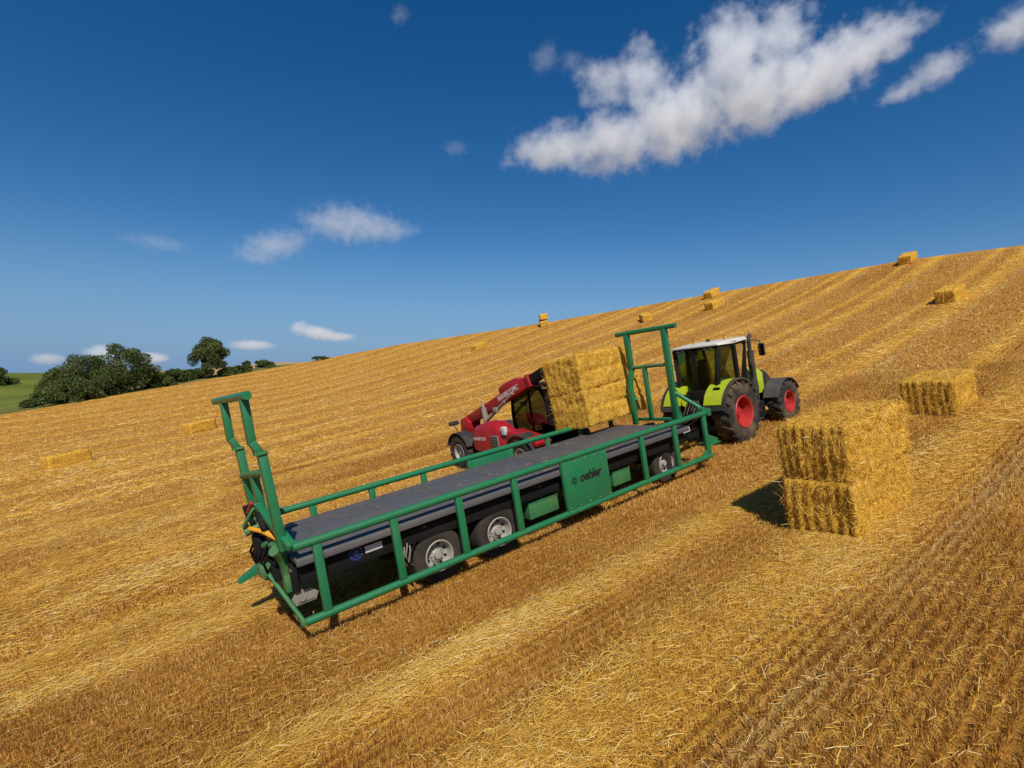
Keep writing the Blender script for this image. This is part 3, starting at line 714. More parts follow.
for a, b in (((-.60, 1.35, 1.98), (-.55, 1.2, 1.55)), ((-.52, .9, 1.9), (-.45, .6, 1.35)), ((-.55, 1.5, 1.6), (-.4, 1.1, 1.2)), ((-.47, 1.0, 1.9), (-.38, .35, 1.48))):
    m = MB(); m.tube(a, b, .04, 10); m.tube(a, Vector(a).lerp(Vector(b), .45), .058, 10); m.build('hydraulic_cylinder', 'black', rg)
m = MB(); m.bb(-.6, -.42, 1.05, 1.4, 1.1, 1.5, .02); m.build('valve_block', 'black', rg)
m = MB(); m.bb(-.52, -.34, .55, 1.9, .9, 1.1, .02); m.build('cross_beam', 'black', rg)
for k in range(6):
    y0_ = .5 + .2 * k; MB().path([(-.5, y0_, 1.45), (-.62, y0_ + .1, 1.2), (-.55, y0_ + .3, .95), (-.42, y0_ + .35, 1.1)], .02, 7).build('hydraulic_line', 'black', rg)
m = MB(); m.bar((-.62, 1.5, 1.62), (-.7, 1.15, 1.72), .07, .07, .01); m.bar((-.7, 1.15, 1.72), (-.56, .95, 1.98), .05, .05, .01); m.tube((-.7, 1.2, 1.6), (-.5, 1.2, 1.64), .07, 12); m.build('link_lever', 'green_worn', rg)
m = MB(); m.tube((-.60, 1.25, 1.88), (-.56, 1.05, 2.05), .03, 8); m.build('link_pin', 'redlens', rg)
m = MB(); m.prism([(-.85, .72), (-.2, .84), (-.2, 1.0), (-.40, .98), (-.84, .76)], 1.66, 1.84); m.bar((-.35, 1.75, .95), (-.35, 1.75, 1.5), .1, .1, .01); m.build('drop_stand', 'green', rg)
m = MB(); m.prism([(-.34, .52), (-.05, .52), (.0, .62), (-.1, .72), (-.30, .72), (-.38, .62)], .35, .40); m.bb(-.32, -.05, .35, .6, .52, .56, .01); m.tube((-.24, .33, .62), (-.24, .41, .62), .06, 14); m.build('lamp_bracket', 'steel', tr, 'dented bare metal lamp bracket')
m = MB(); m.bb(-.352, -.30, .30, .40, 1.04, 1.09, .01); m.build('marker_lamp', 'bark', tr)
m = MB(); m.bb(-.36, -.30, 1.9, 2.45, .5, .72, .01); m.build('rear_bumper', 'black', tr)
# front gate
XG = 9.5; y0, y1, ym = .72, 1.98, 1.52; ZG = G0 + 3.37; ZM = G0 + 2.41; ZB = G0 + .95
g = MB(); g.tube((XG, .34, ZG), (XG, 2.34, ZG), .062, 16); fg = g.build('front_gate', 'green', tr)
m = MB(); m.bar((XG, y0, ZG), (XG, y0, ZB - .1), .16, .11, .014, (1, 0, 0)); m.prism([(XG - .02, ZB), (XG + .35, ZB), (XG + .02, ZB + .45)], y0 - .02, y0 + .02); m.build('gate_post', 'green', fg)
m = MB(); m.bar((XG, y1, ZG), (XG, y1, ZM - .1), .16, .11, .014, (1, 0, 0)); m.bar((XG, y1, ZM - .05), (XG - .14, y1 + .0, ZM - .5), .14, .1, .014, (1, 0, 0)); m.bar((XG - .14, y1, ZM - .45), (XG - .14, y1, ZB - .1), .14, .1, .014, (1, 0, 0)); m.build('gate_post', 'green', fg)
m = MB(); m.bar((XG, ym, ZM), (XG, ym, ZB), .12, .09, .014, (1, 0, 0)); m.build('gate_post', 'green', fg)
m = MB(); m.tube((XG, y0, ZM), (XG, y1 + .05, ZM), .05, 14); m.build('cross_tube', 'green_worn', fg)
m = MB(); m.bar((XG, y0, ZB + .02), (XG, y1 + .1, ZB + .02), .08, .08, .01); m.build('base_bar', 'green', fg)
for a, b in (((XG + .03, y0 - .02, ZB + .72), (9.78, .02, ZH + .02)), ((XG + .03, y1, ZB + .6), (9.7, TW, ZH))): MB().tube(a, b, .055, 12).build('brace', 'green', fg)
m = MB(); m.bb(9.70, 9.84, -.09, .09, ZH - .09, ZH + .09, .02); m.bb(9.6, 9.72, -.03, .14, ZH - .03, ZH + .15, .02); m.build('corner_joint', 'green', fg)
m = MB(); m.prism([(9.72, .60), (10.25, .62), (10.25, .70), (9.9, .86), (9.72, .92)], .10, .13); m.bb(9.72, 10.25, .03, .4, .60, .63, .006); m.build('front_bracket', 'green', fg)
m = MB(); m.bar((9.2, 1.35, .62), (11.3, 1.45, .55), .16, .14, .02); m.bar((9.2, .9, .66), (10.7, 1.35, .60), .09, .1, .01); m.bar((9.2, 1.8, .66), (10.7, 1.45, .60), .09, .1, .01); m.tube((11.25, 1.45, .42), (11.25, 1.45, .66), .07, 14); m.build('drawbar', 'black', tr)
for k in range(6):
    yq = 1.1 + .09 * k; MB().path([(9.4, yq, 1.05), (10.0, yq + .05, .86 + .05 * (k % 3)), (10.8, yq + .08, 1.0 + .06 * (k % 2)), (11.5, yq + .1, 1.15)], .018, 7).build('hydraulic_line', 'black', tr)
for k in range(5): MB().path([(9.5, .9 + .1 * k, 1.2), (9.75, .8 + .1 * k, .95), (9.62, .95 + .1 * k, .72), (9.9, 1.1, .7)], .02, 7).build('hydraulic_line', 'black', tr)
m = MB(); m.bb(9.42, 9.7, .5, .85, .98, 1.12, .02); m.build('document_box', 'plate', tr, 'pale box beside the drawbar')
m = MB(); m.bb(9.5, 9.75, 1.3, 1.7, .75, 1.15, .02); m.build('valve_block', 'black', tr)
m = MB(); m.tube((9.55, 1.0, .9), (9.95, 1.0, .9), .1, 14); m.build('air_tank', 'black', tr)

# ------------------------------------------------------------------ telehandler (x forwards, y to its left)
HX, HY = 8.15, 6.0
th = thing('telehandler', 'red telehandler with raised boom lifting two straw bales over the trailer', 'telehandler', (HX, HY, float(ground(HX, HY))), -math.pi / 2)
c = MB(); c.bb(-2.2, 2.05, -.5, .5, .45, .95, .04); c.bb(-2.3, -1.9, -.6, .6, .6, 1.1, .06); c.bb(1.9, 2.2, -.45, .45, .5, 1.0, .03); c.build('chassis', 'black', th)
for x in (-1.85, 1.62):
    for sd in (-1, 1):
        t = MB(); tyre(t, (x, sd * .93, .58), .57, .42, .30, 18, .03); tw = t.build('wheel', 'rubber', th)
        r = MB(); rim(r, (x, sd * .93, .58), .30, .42, sd, .4, 28); r.build('rim', 'silver', tw)
for x, a0, a1 in ((-1.85, 20, 165), (1.62, 25, 165)):
    P = [(x + .70 * math.cos(math.radians(a)), .58 + .70 * math.sin(math.radians(a))) for a in range(a0, a1, 10)]; P2 = [(x + .67 * math.cos(math.radians(a)), .58 + .67 * math.sin(math.radians(a))) for a in range(a0, a1, 10)]
    for ya, yb in ((-1.16, -.70), (.70, 1.16)): MB().prism(P + P2[::-1], ya, yb).build('mudguard', 'plastic', th)
def sec(x, y0, y1, z0, z1, r=.1):
    return [(x, y0, z0), (x, y0, z1 - r), (x, y0 + r * .35, z1 - r * .3), (x, y0 + r, z1), (x, y1 - r, z1), (x, y1, z1 - r), (x, y1, z0)]
h = MB(); h.loft([sec(-.98, -1.02, -.42, .80, 1.32, .16), sec(-.75, -1.10, -.42, .72, 1.50, .2), (sec(-.1, -1.12, -.42, .70, 1.62, .2)), sec(.45, -1.12, -.42, .72, 1.60, .2), sec(.85, -1.08, -.42, .80, 1.38, .2), sec(1.0, -1.0, -.42, .95, 1.15, .1)])
ho = h.build('engine_hood', 'red', th, angle=50)
g = MB(); g.bb(.18, .62, -1.135, -1.10, .85, 1.22, .02); g.build('grille', 'steel', ho)
for k in range(7): pass
g = MB()
for k in range(7): g.bb(.2, .6, -1.142, -1.13, .88 + .05 * k, .90 + .05 * k, .003)
g.build('grille_slat', 'decal', ho)
lettering('hood_lettering', 'MANITOU', .15, T_((-.42, -1.127, 1.10)) @ RX90, 'decalw', ho, shear=.2, bold=.004)
g = MB(); g.bb(.82, 1.02, -1.13, -1.0, 1.25, 1.5, .03); g.build('work_light', 'plate', ho)
m = MB(); m.tube((-.62, -.62, 1.45), (-.68, -.62, 2.02), .095, 14); m.tube((-.68, -.62, 2.02), (-.74, -.6, 2.25), .05, 12, .04); m.build('exhaust_pipe', 'steel', th)
m = MB(); m.prism([(.95, .95), (2.35, .92), (2.4, 1.04), (2.2, 1.14), (1.1, 1.36), (.9, 1.3)], -1.06, -.5); m.build('side_cover', 'red', th, bevel=.03)
# cab (on the left)
CY0, CY1 = -.12, 1.02
cabp = [(.25, .95), (1.95, .95), (2.22, 1.45), (1.75, 2.42), (1.45, 2.52), (.35, 2.50), (.2, 1.7)]
cb = MB()
for y in (CY0, CY1):
    for a, b in zip(cabp, cabp[1:] + cabp[:1]): cb.bar((a[0], y, a[1]), (b[0], y, b[1]), .07, .09, .015, (0, 1, 0))
for x, z in cabp: cb.bar((x, CY0, z), (x, CY1, z), .07, .07, .015)
cb.bb(.25, 2.0, CY0 + .02, CY1 - .02, .9, 1.0, .01); cb.bb(.36, 1.45, CY0, CY1, 2.48, 2.56, .02); cb.bar((1.15, CY0, .95), (1.15, CY0, 2.5), .05, .06)
co = cb.build('cab', 'black', th)
gl = MB(); gl.prism([(x * .985 + .015, z) for x, z in cabp], CY0 - .004, CY0 + .004); gl.prism([(x * .985 + .015, z) for x, z in cabp], CY1 - .004, CY1 + .004)
for (a, b) in ((cabp[1], cabp[2]), (cabp[2], cabp[3]), (cabp[6], cabp[5])): gl.bar((a[0], (CY0 + CY1) / 2, a[1]), (b[0], (CY0 + CY1) / 2, b[1]), CY1 - CY0 - .08, .006, 0)
gl.build('window', 'glass', co)
m = MB(); m.box((.75, .45, 1.35), (.5, .5, .14), None, .05); m.box((.5, .45, 1.7), (.14, .5, .62), None, .05); m.build('seat', 'seat', co)
m = MB(); m.bar((1.5, .45, 1.0), (1.4, .45, 1.6), .12, .12); m.lathe([(.19, -.015), (.205, 0), (.19, .015), (.175, 0)], (1.38, .45, 1.66), (-.5, 0, 1), 24, True); m.build('steering_wheel', 'plastic', co)
m = MB(); m.bb(1.5, 2.1, -.08, .95, 1.0, 1.35, .05); m.build('dashboard', 'plastic', co)
# boom
by = -.38
b0, b1, b2 = Vector((-2.2, by, 1.50)), Vector((1.78, by, 2.76)), Vector((2.5, by, 2.99))
b = MB(); b.bar(b0, b1, .30, .32, .03); bo = b.build('boom', 'red', th)
m = MB(); m.prism([(-2.35, 1.1), (-1.8, 1.1), (-1.7, 1.55), (-2.0, 1.72), (-2.3, 1.62)], by - .24, by + .24); m.build('boom_pivot', 'red', th, bevel=.03)
ang = math.atan2(b1.z - b0.z, b1.x - b0.x)
m = MB(); m.bar(b0.lerp(b1, .975), b0.lerp(b1, 1.01), .36, .38, .02); m.build('boom_collar', 'red', bo)
m = MB(); m.bar(b1 - Vector((.3, 0, .09)), b2, .25, .27, .02); m.build('boom_extension', 'black', th)
m = MB(); m.prism([(-.35, 2.42), (-.25, 2.36), (1.0, 2.66), (1.05, 2.8), (.6, 2.84), (.0, 2.72), (-.33, 2.58)], by + .2, by + .5); m.build('boom_cover', 'red', th, bevel=.06)
lettering('boom_lettering', 'MANISCOPIC', .21, T_(b0.lerp(b1, .72) + Vector((0, -.155, .02))) @ Matrix.Rotation(-ang, 4, 'Y') @ RX90, 'decalw', bo, bold=.008, space=.95)
m = MB(); m.tube((-.5, by - .3, 1.6), (.6, by - .25, 2.2), .055, 12); m.tube((.6, by - .25, 2.2), (1.0, by - .2, 2.42), .035, 12); m.box((.1, by - .3, 1.95), (.25, .12, .16), None, .03); m.build('lift_cylinder', 'steel', th)
m = MB(); m.path([(-2.0, -.9, 1.2), (-2.08, -.95, 1.4), (-2.1, -1.0, 1.52)], .018, 7); m.box((-2.1, -1.0, 1.58), (.12, .40, .15), None, .05); m.build('mirror', 'plastic', th)
# carriage + forks (tilted back with the load)
ct = MB(); ct.bar(b2 + Vector((-.05, 0, .05)), Vector((2.6, by, 2.35)), .2, .18, .03); ct.bar((2.55, -.1, 2.3), (2.65, -.1, 1.55), .55, .08, .02)
ca = ct.build('boom_head', 'black', th)
m = MB()
for z in (1.72, 2.15): m.bar((2.68 - (z - 1.7) * .09, -.75, z), (2.68 - (z - 1.7) * .09, 1.35, z), .1, .08, .015)
for y in (-.7, .3, 1.3): m.bar((2.69, y, 1.5), (2.63, y, 2.3), .1, .08, .01)
m.build('fork_carriage', 'black', th)
for y in (-.45, .1, .6, 1.1):
    m = MB(); m.bar((2.73, y, 1.36), (3.85, y, 1.468), .12, .055, .012); m.bar((2.74, y, 1.34), (2.71, y, 2.2), .12, .05, .01); m.build('fork', 'black', th)

# ------------------------------------------------------------------ tractor (x forwards, rear axle at x = 0)
TX, TY = 12.38, 1.66
ta = thing('tractor', 'lime green tractor with white cab roof and red wheel rims ahead of the trailer', 'tractor', (TX, TY, float(ground(12.4, .9)) - .01), math.radians(1.2))
RR, RW, FRr, FW = .86, .58, .665, .48
for x, R, W, yo, rr, lg in ((0, RR, RW, .86, .47, 20), (2.86, FRr, FW, .86, .35, 18)):
    for sd in (-1, 1):
        t = MB(); tyre(t, (x, sd * yo, R), R, W, rr, lg, .045, 56); tw = t.build('wheel', 'dustyrubber', ta)
        r = MB(); rim(r, (x, sd * yo, R), rr, W, sd, .72 if x == 0 else .6, 40, .28, 10); r.build('rim', 'redrim', tw)
        c = MB(); c.lathe([(rr * .50, 0), (rr * .46, .02 * sd), (rr * .3, .03 * sd), (rr * .26, .12 * sd), (0, .13 * sd)], (x, sd * (yo + W / 2 * (-.17 if x == 0 else -.05)), R), (0, 1, 0), 24); c.build('hub', 'redrim' if x else 'plastic', tw)
b = MB(); b.bb(-.55, 1.3, -.38, .38, .55, 1.25, .05); b.bb(1.3, 3.3, -.26, .26, .6, 1.05, .04); b.tube((0, -.8, RR), (0, .8, RR), .16, 16); b.bb(2.7, 3.0, -.75, .75, .55, .72, .03); b.bb(3.2, 3.4, -.35, .35, .62, .95, .04)
b.bb(.75, 1.55, -.95, -.5, .45, .95, .06); b.bb(.75, 1.55, .5, .95, .45, .95, .06); b.build('chassis', 'black', ta)
# hood
def hsec(x, w, z0, z1): return [(x, -w, z0), (x, -w, z1 - .16), (x, -w * .72, z1 - .02), (x, 0, z1), (x, w * .72, z1 - .02), (x, w, z1 - .16), (x, w, z0)]
h = MB(); h.loft([hsec(1.25, .46, 1.1, 1.98), hsec(1.9, .46, 1.08, 1.94), hsec(2.55, .45, 1.06, 1.85)]); ho = h.build('hood', 'lime', ta, angle=45)
g = MB()
g.loft([hsec(2.552, .445, 1.05, 1.845), hsec(2.95, .42, 1.02, 1.74), hsec(3.2, .38, 1.0, 1.58), hsec(3.28, .30, .98, 1.4)]); g.build('grille', 'plastic', ho)
g = MB(); g.bb(3.12, 3.30, -.34, -.18, 1.30, 1.44, .02); g.build('headlight', 'plate', ho); g = MB(); g.bb(3.12, 3.30, .18, .34, 1.30, 1.44, .02); g.build('headlight', 'plate', ho)
# rear fenders
def arc(x, z, r, a0, a1, st=8): return [(x + r * math.cos(math.radians(a)), z + r * math.sin(math.radians(a))) for a in np.arange(a0, a1 + .1, st)]
for sd in (-1, 1):
    f = MB(); yi, yo = sd * .40, sd * .98
    ring = arc(0, RR, RR + .13, 22, 164); inr = arc(0, RR, RR + .08, 22, 164)
    f.prism(ring + inr[::-1], yi, yo)
    f.prism([(.95, 1.2), (.93, 1.5)] + arc(0, RR, RR + .12, 50, 150)[0:] + [(-.78, 1.22), (-.5, 1.05)], yi - sd * .02, yi + sd * .03)
    fo = f.build('rear_fender', 'lime', ta)
    e = MB(); e.prism(arc(0, RR, RR + .145, 10, 164) + arc(0, RR, RR + .09, 10, 164)[::-1], yo, yo + sd * .10); e.prism(arc(0, RR, RR + .14, 160, 168, 4) + arc(0, RR, RR + .06, 160, 168, 4)[::-1], yi, yo + sd * .08); e.build('fender_edge', 'plastic', fo)
    l = MB(); a_ = math.radians(128); l.box((math.cos(a_) * (RR + .145), sd * .72, RR + math.sin(a_) * (RR + .145)), (.05, .2, .1), Matrix.Rotation(-math.radians(38), 3, 'Y'), .02); l.build('tail_light', 'black', fo)
    f = MB(); f.prism(arc(2.86, FRr, FRr + .12, 25, 168) + arc(2.86, FRr, FRr + .085, 25, 168)[::-1], sd * .60, sd * 1.10); f.prism(arc(2.86, FRr, FRr + .11, 60, 168) , sd * .585, sd * .615); f.bar((2.86, sd * .6, FRr + .6), (2.86, sd * .45, FRr + .5), .08, .06); f.build('front_fender', 'greyplastic', ta)
# cab
cz0, cz1 = 1.25, 2.86
c = MB()
P = {'rb': (-.42, .62, 1.55), 'rt': (-.30, .74, cz1), 'mb': (.45, .80, 1.35), 'mt': (.42, .80, cz1), 'fb': (1.28, .50, 1.25), 'ft': (1.18, .72, cz1)}
def pt(k, sd): x, y, z = P[k]; return Vector((x, sd * y, z))
for sd in (-1, 1):
    for a, b_, wd in (('rb', 'rt', .13), ('mb', 'mt', .11), ('fb', 'ft', .10), ('rt', 'mt', .12), ('mt', 'ft', .12), ('rb', 'mb', .12), ('mb', 'fb', .12)): c.bar(pt(a, sd), pt(b_, sd), wd, wd, .015)
for k in ('rb', 'rt', 'fb', 'ft'): c.bar(pt(k, -1), pt(k, 1), .10, .10, .015)
c.bar((-.4, .05, 1.55), (-.33, .05, cz1), .09, .07, .01)
c.bb(-.40, 1.25, -.60, .60, 1.18, 1.32, .03); c.bb(-.52, -.36, -.40, .40, 1.05, 1.58, .03)
co = c.build('cab', 'black', ta)
def pane(*q):
    vs = [Vector(x) for x in q]; nrm = (vs[1] - vs[0]).cross(vs[2] - vs[0]).normalized() * .004
    mb = MB(); n = len(vs); mb.add([v - nrm for v in vs] + [v + nrm for v in vs], [tuple(range(n)), tuple(reversed(range(n, 2 * n)))] + [(i, (i + 1) % n, (i + 1) % n + n, i + n) for i in range(n)]); mb.build('window', 'glass', co)
for sd in (-1, 1): pane(pt('rb', sd), pt('mb', sd), pt('mt', sd), pt('rt', sd)); pane(pt('mb', sd), pt('fb', sd), pt('ft', sd), pt('mt', sd))
pane(pt('rb', -1), pt('rb', 1), pt('rt', 1), pt('rt', -1)); pane(pt('fb', -1), pt('fb', 1), pt('ft', 1), pt('ft', -1))
r = MB(); r.loft([[(-.42, -.82, cz1 + .02), (-.42, .82, cz1 + .02), (-.42, .78, cz1 + .08), (-.42, -.78, cz1 + .08)], [(.3, -.88, cz1 + .0), (.3, .88, cz1 + .0), (.3, .80, cz1 + .12), (.3, -.80, cz1 + .12)], [(1.2, -.84, cz1 + .03), (1.2, .84, cz1 + .03), (1.2, .76, cz1 + .13), (1.2, -.76, cz1 + .13)], [(1.42, -.66, cz1 + .07), (1.42, .66, cz1 + .07), (1.42, .6, cz1 + .10), (1.42, -.6, cz1 + .10)]])
ro = r.build('roof', 'white', ta, bevel=.015)
for y in (-.55, -.38, .38, .55): MB().box((-.42, y, cz1 - .06), (.07, .11, .08), None, .02).build('work_light', 'plastic', ro)
MB().tube((.5, -.5, cz1 + .1), (.5, -.5, cz1 + .28), .01, 6).build('aerial', 'plastic', ro); MB().tube((.1, .3, cz1 + .1), (.1, .3, cz1 + .34), .008, 6).build('aerial', 'plastic', ro); MB().lathe([(.0, .10), (.05, .08), (.06, 0)], (.6, .1, cz1 + .12), (0, 0, 1), 14).build('beacon', 'plastic', ro)
m = MB(); m.box((.15, 0, 1.62), (.5, .5, .14), None, .05); m.box((-.08, 0, 1.98), (.16, .5, .68), None, .06); m.box((-.06, 0, 2.4), (.12, .28, .2), None, .05); m.build('seat', 'seat', co)
m = MB(); m.bar((1.0, 0, 1.3), (.85, 0, 1.9), .12, .12, .02); m.lathe([(.18, -.015), (.2, 0), (.18, .015), (.165, 0)], (.82, 0, 1.95), (-.5, 0, 1), 24, True); m.box((1.05, 0, 1.55), (.25, .7, .5), None, .06); m.build('steering_wheel', 'plastic', co)
m = MB(); m.box((.25, -.42, 1.72), (.5, .16, .3), None, .04); m.box((.55, -.48, 2.15), (.04, .2, .26), None, .02); m.bar((.5, -.5, 1.8), (.55, -.5, 2.1), .03, .03); m.build('armrest_console', 'plastic', co)
m = MB(); m.tube((1.66, -.62, 1.0), (1.66, -.62, 2.5), .10, 18); m.path([(1.66, -.62, 2.45), (1.66, -.62, 2.75), (1.68, -.62, 2.9), (1.78, -.62, 2.99)], .06, 12); m.tube((1.66, -.62, 1.2), (1.66, -.62, 1.5), .115, 18); m.build('exhaust_pipe', 'plastic', ta)
m = MB(); m.tube((1.5, -.36, 1.5), (1.5, -.36, 2.1), .07, 14); m.build('air_intake', 'plastic', ta)
for sd in (-1, 1):
    m = MB(); m.path([(1.2, sd * .74, 2.78), (1.3, sd * .95, 2.84), (1.33, sd * 1.12, 2.80), (1.33, sd * 1.16, 2.7)], .018, 8); m.box((1.33, sd * 1.17, 2.52), (.07, .2, .38), None, .03); mo = m.build('mirror', 'plastic', ta)
    m = MB(); m.box((1.292, sd * 1.17, 2.52), (.006, .16, .32), None, 0); m.build('mirror_glass', 'mirror', mo)
m = MB()
for k in range(4): m.bb(.82 + .04 * k, 1.3, -.98 + .07 * k, -.72 + .07 * k, .42 + .24 * k, .45 + .24 * k, .008)
m.bar((.85, -.95, .4), (.95, -.72, 1.2), .03, .05); m.bar((1.28, -.95, .4), (1.25, -.72, 1.2), .03, .05); m.build('steps', 'plastic', ta)
m = MB()
for sd in (-1, 1):
    m.bar((-.35, sd * .38, .62), (-1.15, sd * .42, .70), .07, .1, .015); m.bar((-.5, sd * .3, 1.35), (-.75, sd * .4, .75), .05, .05); m.bar((-.35, sd * .28, 1.42), (-.7, sd * .32, 1.5), .08, .08, .01)
m.bar((-.45, 0, 1.15), (-1.0, 0, 1.05), .06, .06); m.bb(-.75, -.45, -.2, .2, .45, .62, .02); m.tube((-1.2, 0, .52), (-.6, 0, .52), .06, 12); m.box((-.6, 0, 1.0), (.25, .6, .25), None, .03); m.build('rear_linkage', 'black', ta)
for k in range(5): MB().path([(-.5, -.2 + .1 * k, 1.3), (-.75, -.2 + .1 * k, 1.2 + .04 * k), (-.98, -.15 + .1 * k, .98)], .018, 7).build('hydraulic_line', 'bark', ta)

# ------------------------------------------------------------------ trees and hedge along the far edge of the field
def leaf_blob(cs, n, size, squash=1.0, shell=.55):
    """leaf faces about cluster centres (x, y, z, r)"""
    cs = np.array(cs); wts = cs[:, 3] ** 2; wts /= wts.sum(); k = rng.choice(len(cs), n, p=wts)
    dv = rng.normal(size=(n, 3)); dv /= np.linalg.norm(dv, axis=1)[:, None]
    rad = cs[k, 3] * (shell + (1.08 - shell) * rng.uniform(size=n) ** .7); c = cs[k, :3] + dv * rad[:, None] * np.array([1, 1, squash])
    a = rng.normal(size=(n, 3)); a /= np.linalg.norm(a, axis=1)[:, None]; b = np.cross(a, rng.normal(size=(n, 3))); b /= np.linalg.norm(b, axis=1)[:, None]
    s = size * rng.uniform(.6, 1.3, n)[:, None]
    V = np.stack([c - a * s, c + b * s * .6, c + a * s, c - b * s * .6], 1)
    V[:, :, 2] = np.maximum(V[:, :, 2], .02)
    t = np.clip(rng.normal(.45, .2, n) + .12 * rng.normal(size=len(cs))[k], 0, 1)
    return V.reshape(-1, 3), np.arange(4 * n).reshape(n, 4), t
def plant(name, label, cat, px, pyb, wpx, hpx, seed, kind='bush', back=2.5, n=5000, mat='leaf', group=None, bot=None):
    global rng
    rng = np.random.default_rng(seed)
    p = hit(px, pyb); dv = p - CAMF; L = math.hypot(dv[0], dv[1]); x, y = CAMF[0] + dv[0] * (1 + back / L), CAMF[1] + dv[1] * (1 + back / L)
    z = float(ground(x, y)); dist = math.dist((x, y, z), CAMF); W, H = wpx * dist / FPX, hpx * dist / FPX
    o = thing(name, label, cat, (x, y, z - .05), 0, group, True)
    hw = W / 2; tk = kind == 'tree'; zb = H * (.07 if tk else 0)
    cs = []
    nC = 60 if tk else 40
    for _ in range(nC):
        a = rng.uniform(0, 6.28); zz = rng.uniform(0, 1); env = max(.25, 1 - abs(2 * zz - .85) ** 2.4) ** .6 if tk else (1 - zz ** 2.2) ** .55
        rr = env * rng.uniform(.25, 1) ** .6; rc = min(hw, H) * rng.uniform(.16, .30)
        cs.append((hw * .82 * rr * math.cos(a), hw * .82 * rr * math.sin(a), zb + (H - zb - rc * .8) * zz, rc))
    V, F, t = leaf_blob(cs, int(n * 2.2), .00125 * dist, .85)
    link('crown' if tk else 'foliage', mesh_np('crown', V, F, t), mat, o)
    mb = MB(); nT = 1 if tk else 3
    for q in range(nT):
        a = rng.uniform(0, 6.28); off = 0 if tk else hw * .3
        bx, by_ = off * math.cos(a), off * math.sin(a); hh = H * (.55 if tk else .5)
        mb.path([(bx, by_, -.2), (bx * 1.1 + .05, by_ * 1.1, hh * .4), (bx * 1.3 + .1, by_ * 1.3 + .05, hh)], H * .03 if tk else H * .016, 8, True, H * .012)
        for c_ in cs[q::nT][:9]: mb.path([(bx * 1.15 + .05, by_ * 1.15, hh * rng.uniform(.35, .8)), (c_[0] * .5, c_[1] * .5, c_[2] * .8), (c_[0], c_[1], c_[2])], H * .011, 5, True, H * .004)
    mb.build('trunk' if tk else 'stems', 'bark', o)
    return o
HG = 'trees and bushes along the far edge of the field'
plant('tree', 'broad dark tree at the right end of the dense clump by the field edge', 'tree', 126, 393.5, 50, 38, 51, 'tree', 4, 9000, group=HG)
plant('tree', 'dark tree in the middle of the clump, left of the broad tree', 'tree', 84, 400.5, 52, 34, 52, 'tree', 4, 8000, group=HG)
plant('tree', 'lone round tree standing apart on the hedge line against the sky', 'tree', 211, 379, 34, 36, 53, 'tree', 2.5, 7000, group=HG)
plant('bush', 'low spreading bush at the left end of the dark tree clump', 'bush', 57, 404, 42, 26, 54, 'bush', 4, 7000, group=HG)
plant('bush', 'tall bush filling the gap between the two dark trees of the clump', 'bush', 105, 397, 36, 25, 55, 'bush', 3, 5000, group=HG)
plant('bush', 'bush on the right flank of the dense tree clump', 'bush', 153, 388.5, 30, 14, 56, 'bush', 3, 4000, group=HG)
plant('bush', 'yellowish green bush halfway between the tree clump and the lone tree', 'bush', 176, 384.5, 30, 12, 57, 'bush', 3, 4000, 'leafb', group=HG)
plant('bush', 'low bush at the left foot of the lone round tree', 'bush', 192, 381.5, 24, 9, 58, 'bush', 3, 3500, group=HG)
plant('bush', 'dark bush just right of the lone round tree', 'bush', 229, 376.5, 22, 8, 59, 'bush', 2.5, 3500, group=HG)
plant('bush', 'pointed shrub on the hedge line right of the lone tree', 'bush', 247, 372, 11, 9, 60, 'bush', 2, 2500, group=HG)
plant('bush', 'ragged low bush under the tall gap between clump and lone tree', 'bush', 163, 387, 30, 9, 71, 'bush', 1.5, 3500, group=HG)
plant('bush', 'flat dark bush joining the lone tree to the pointed shrub', 'bush', 240, 374, 26, 7, 72, 'bush', 2, 3000, group=HG)
plant('bush', 'rounded bush in front of the middle tree of the clump', 'bush', 74, 403, 44, 20, 73, 'bush', 2, 5000, group=HG)
plant('bush', 'last low bush where the hedge runs out on the slope', 'bush', 264, 368.5, 24, 7, 61, 'bush', 2, 2000, group=HG)
plant('bush', 'tiny far hedge bush on the skyline, well right of the lone tree', 'bush', 322, 362, 26, 3.5, 62, 'bush', 4, 2000, group=HG)
plant('bush', 'dark bush cut by the left picture edge on the green meadow', 'bush', -4, 385, 26, 13, 63, 'bush', 0, 3500, group=HG)
plant('bush', 'small bush beside the green meadow below the left clump', 'bush', 33, 409, 18, 6, 64, 'bush', 3, 2500, 'leafb', group=HG)

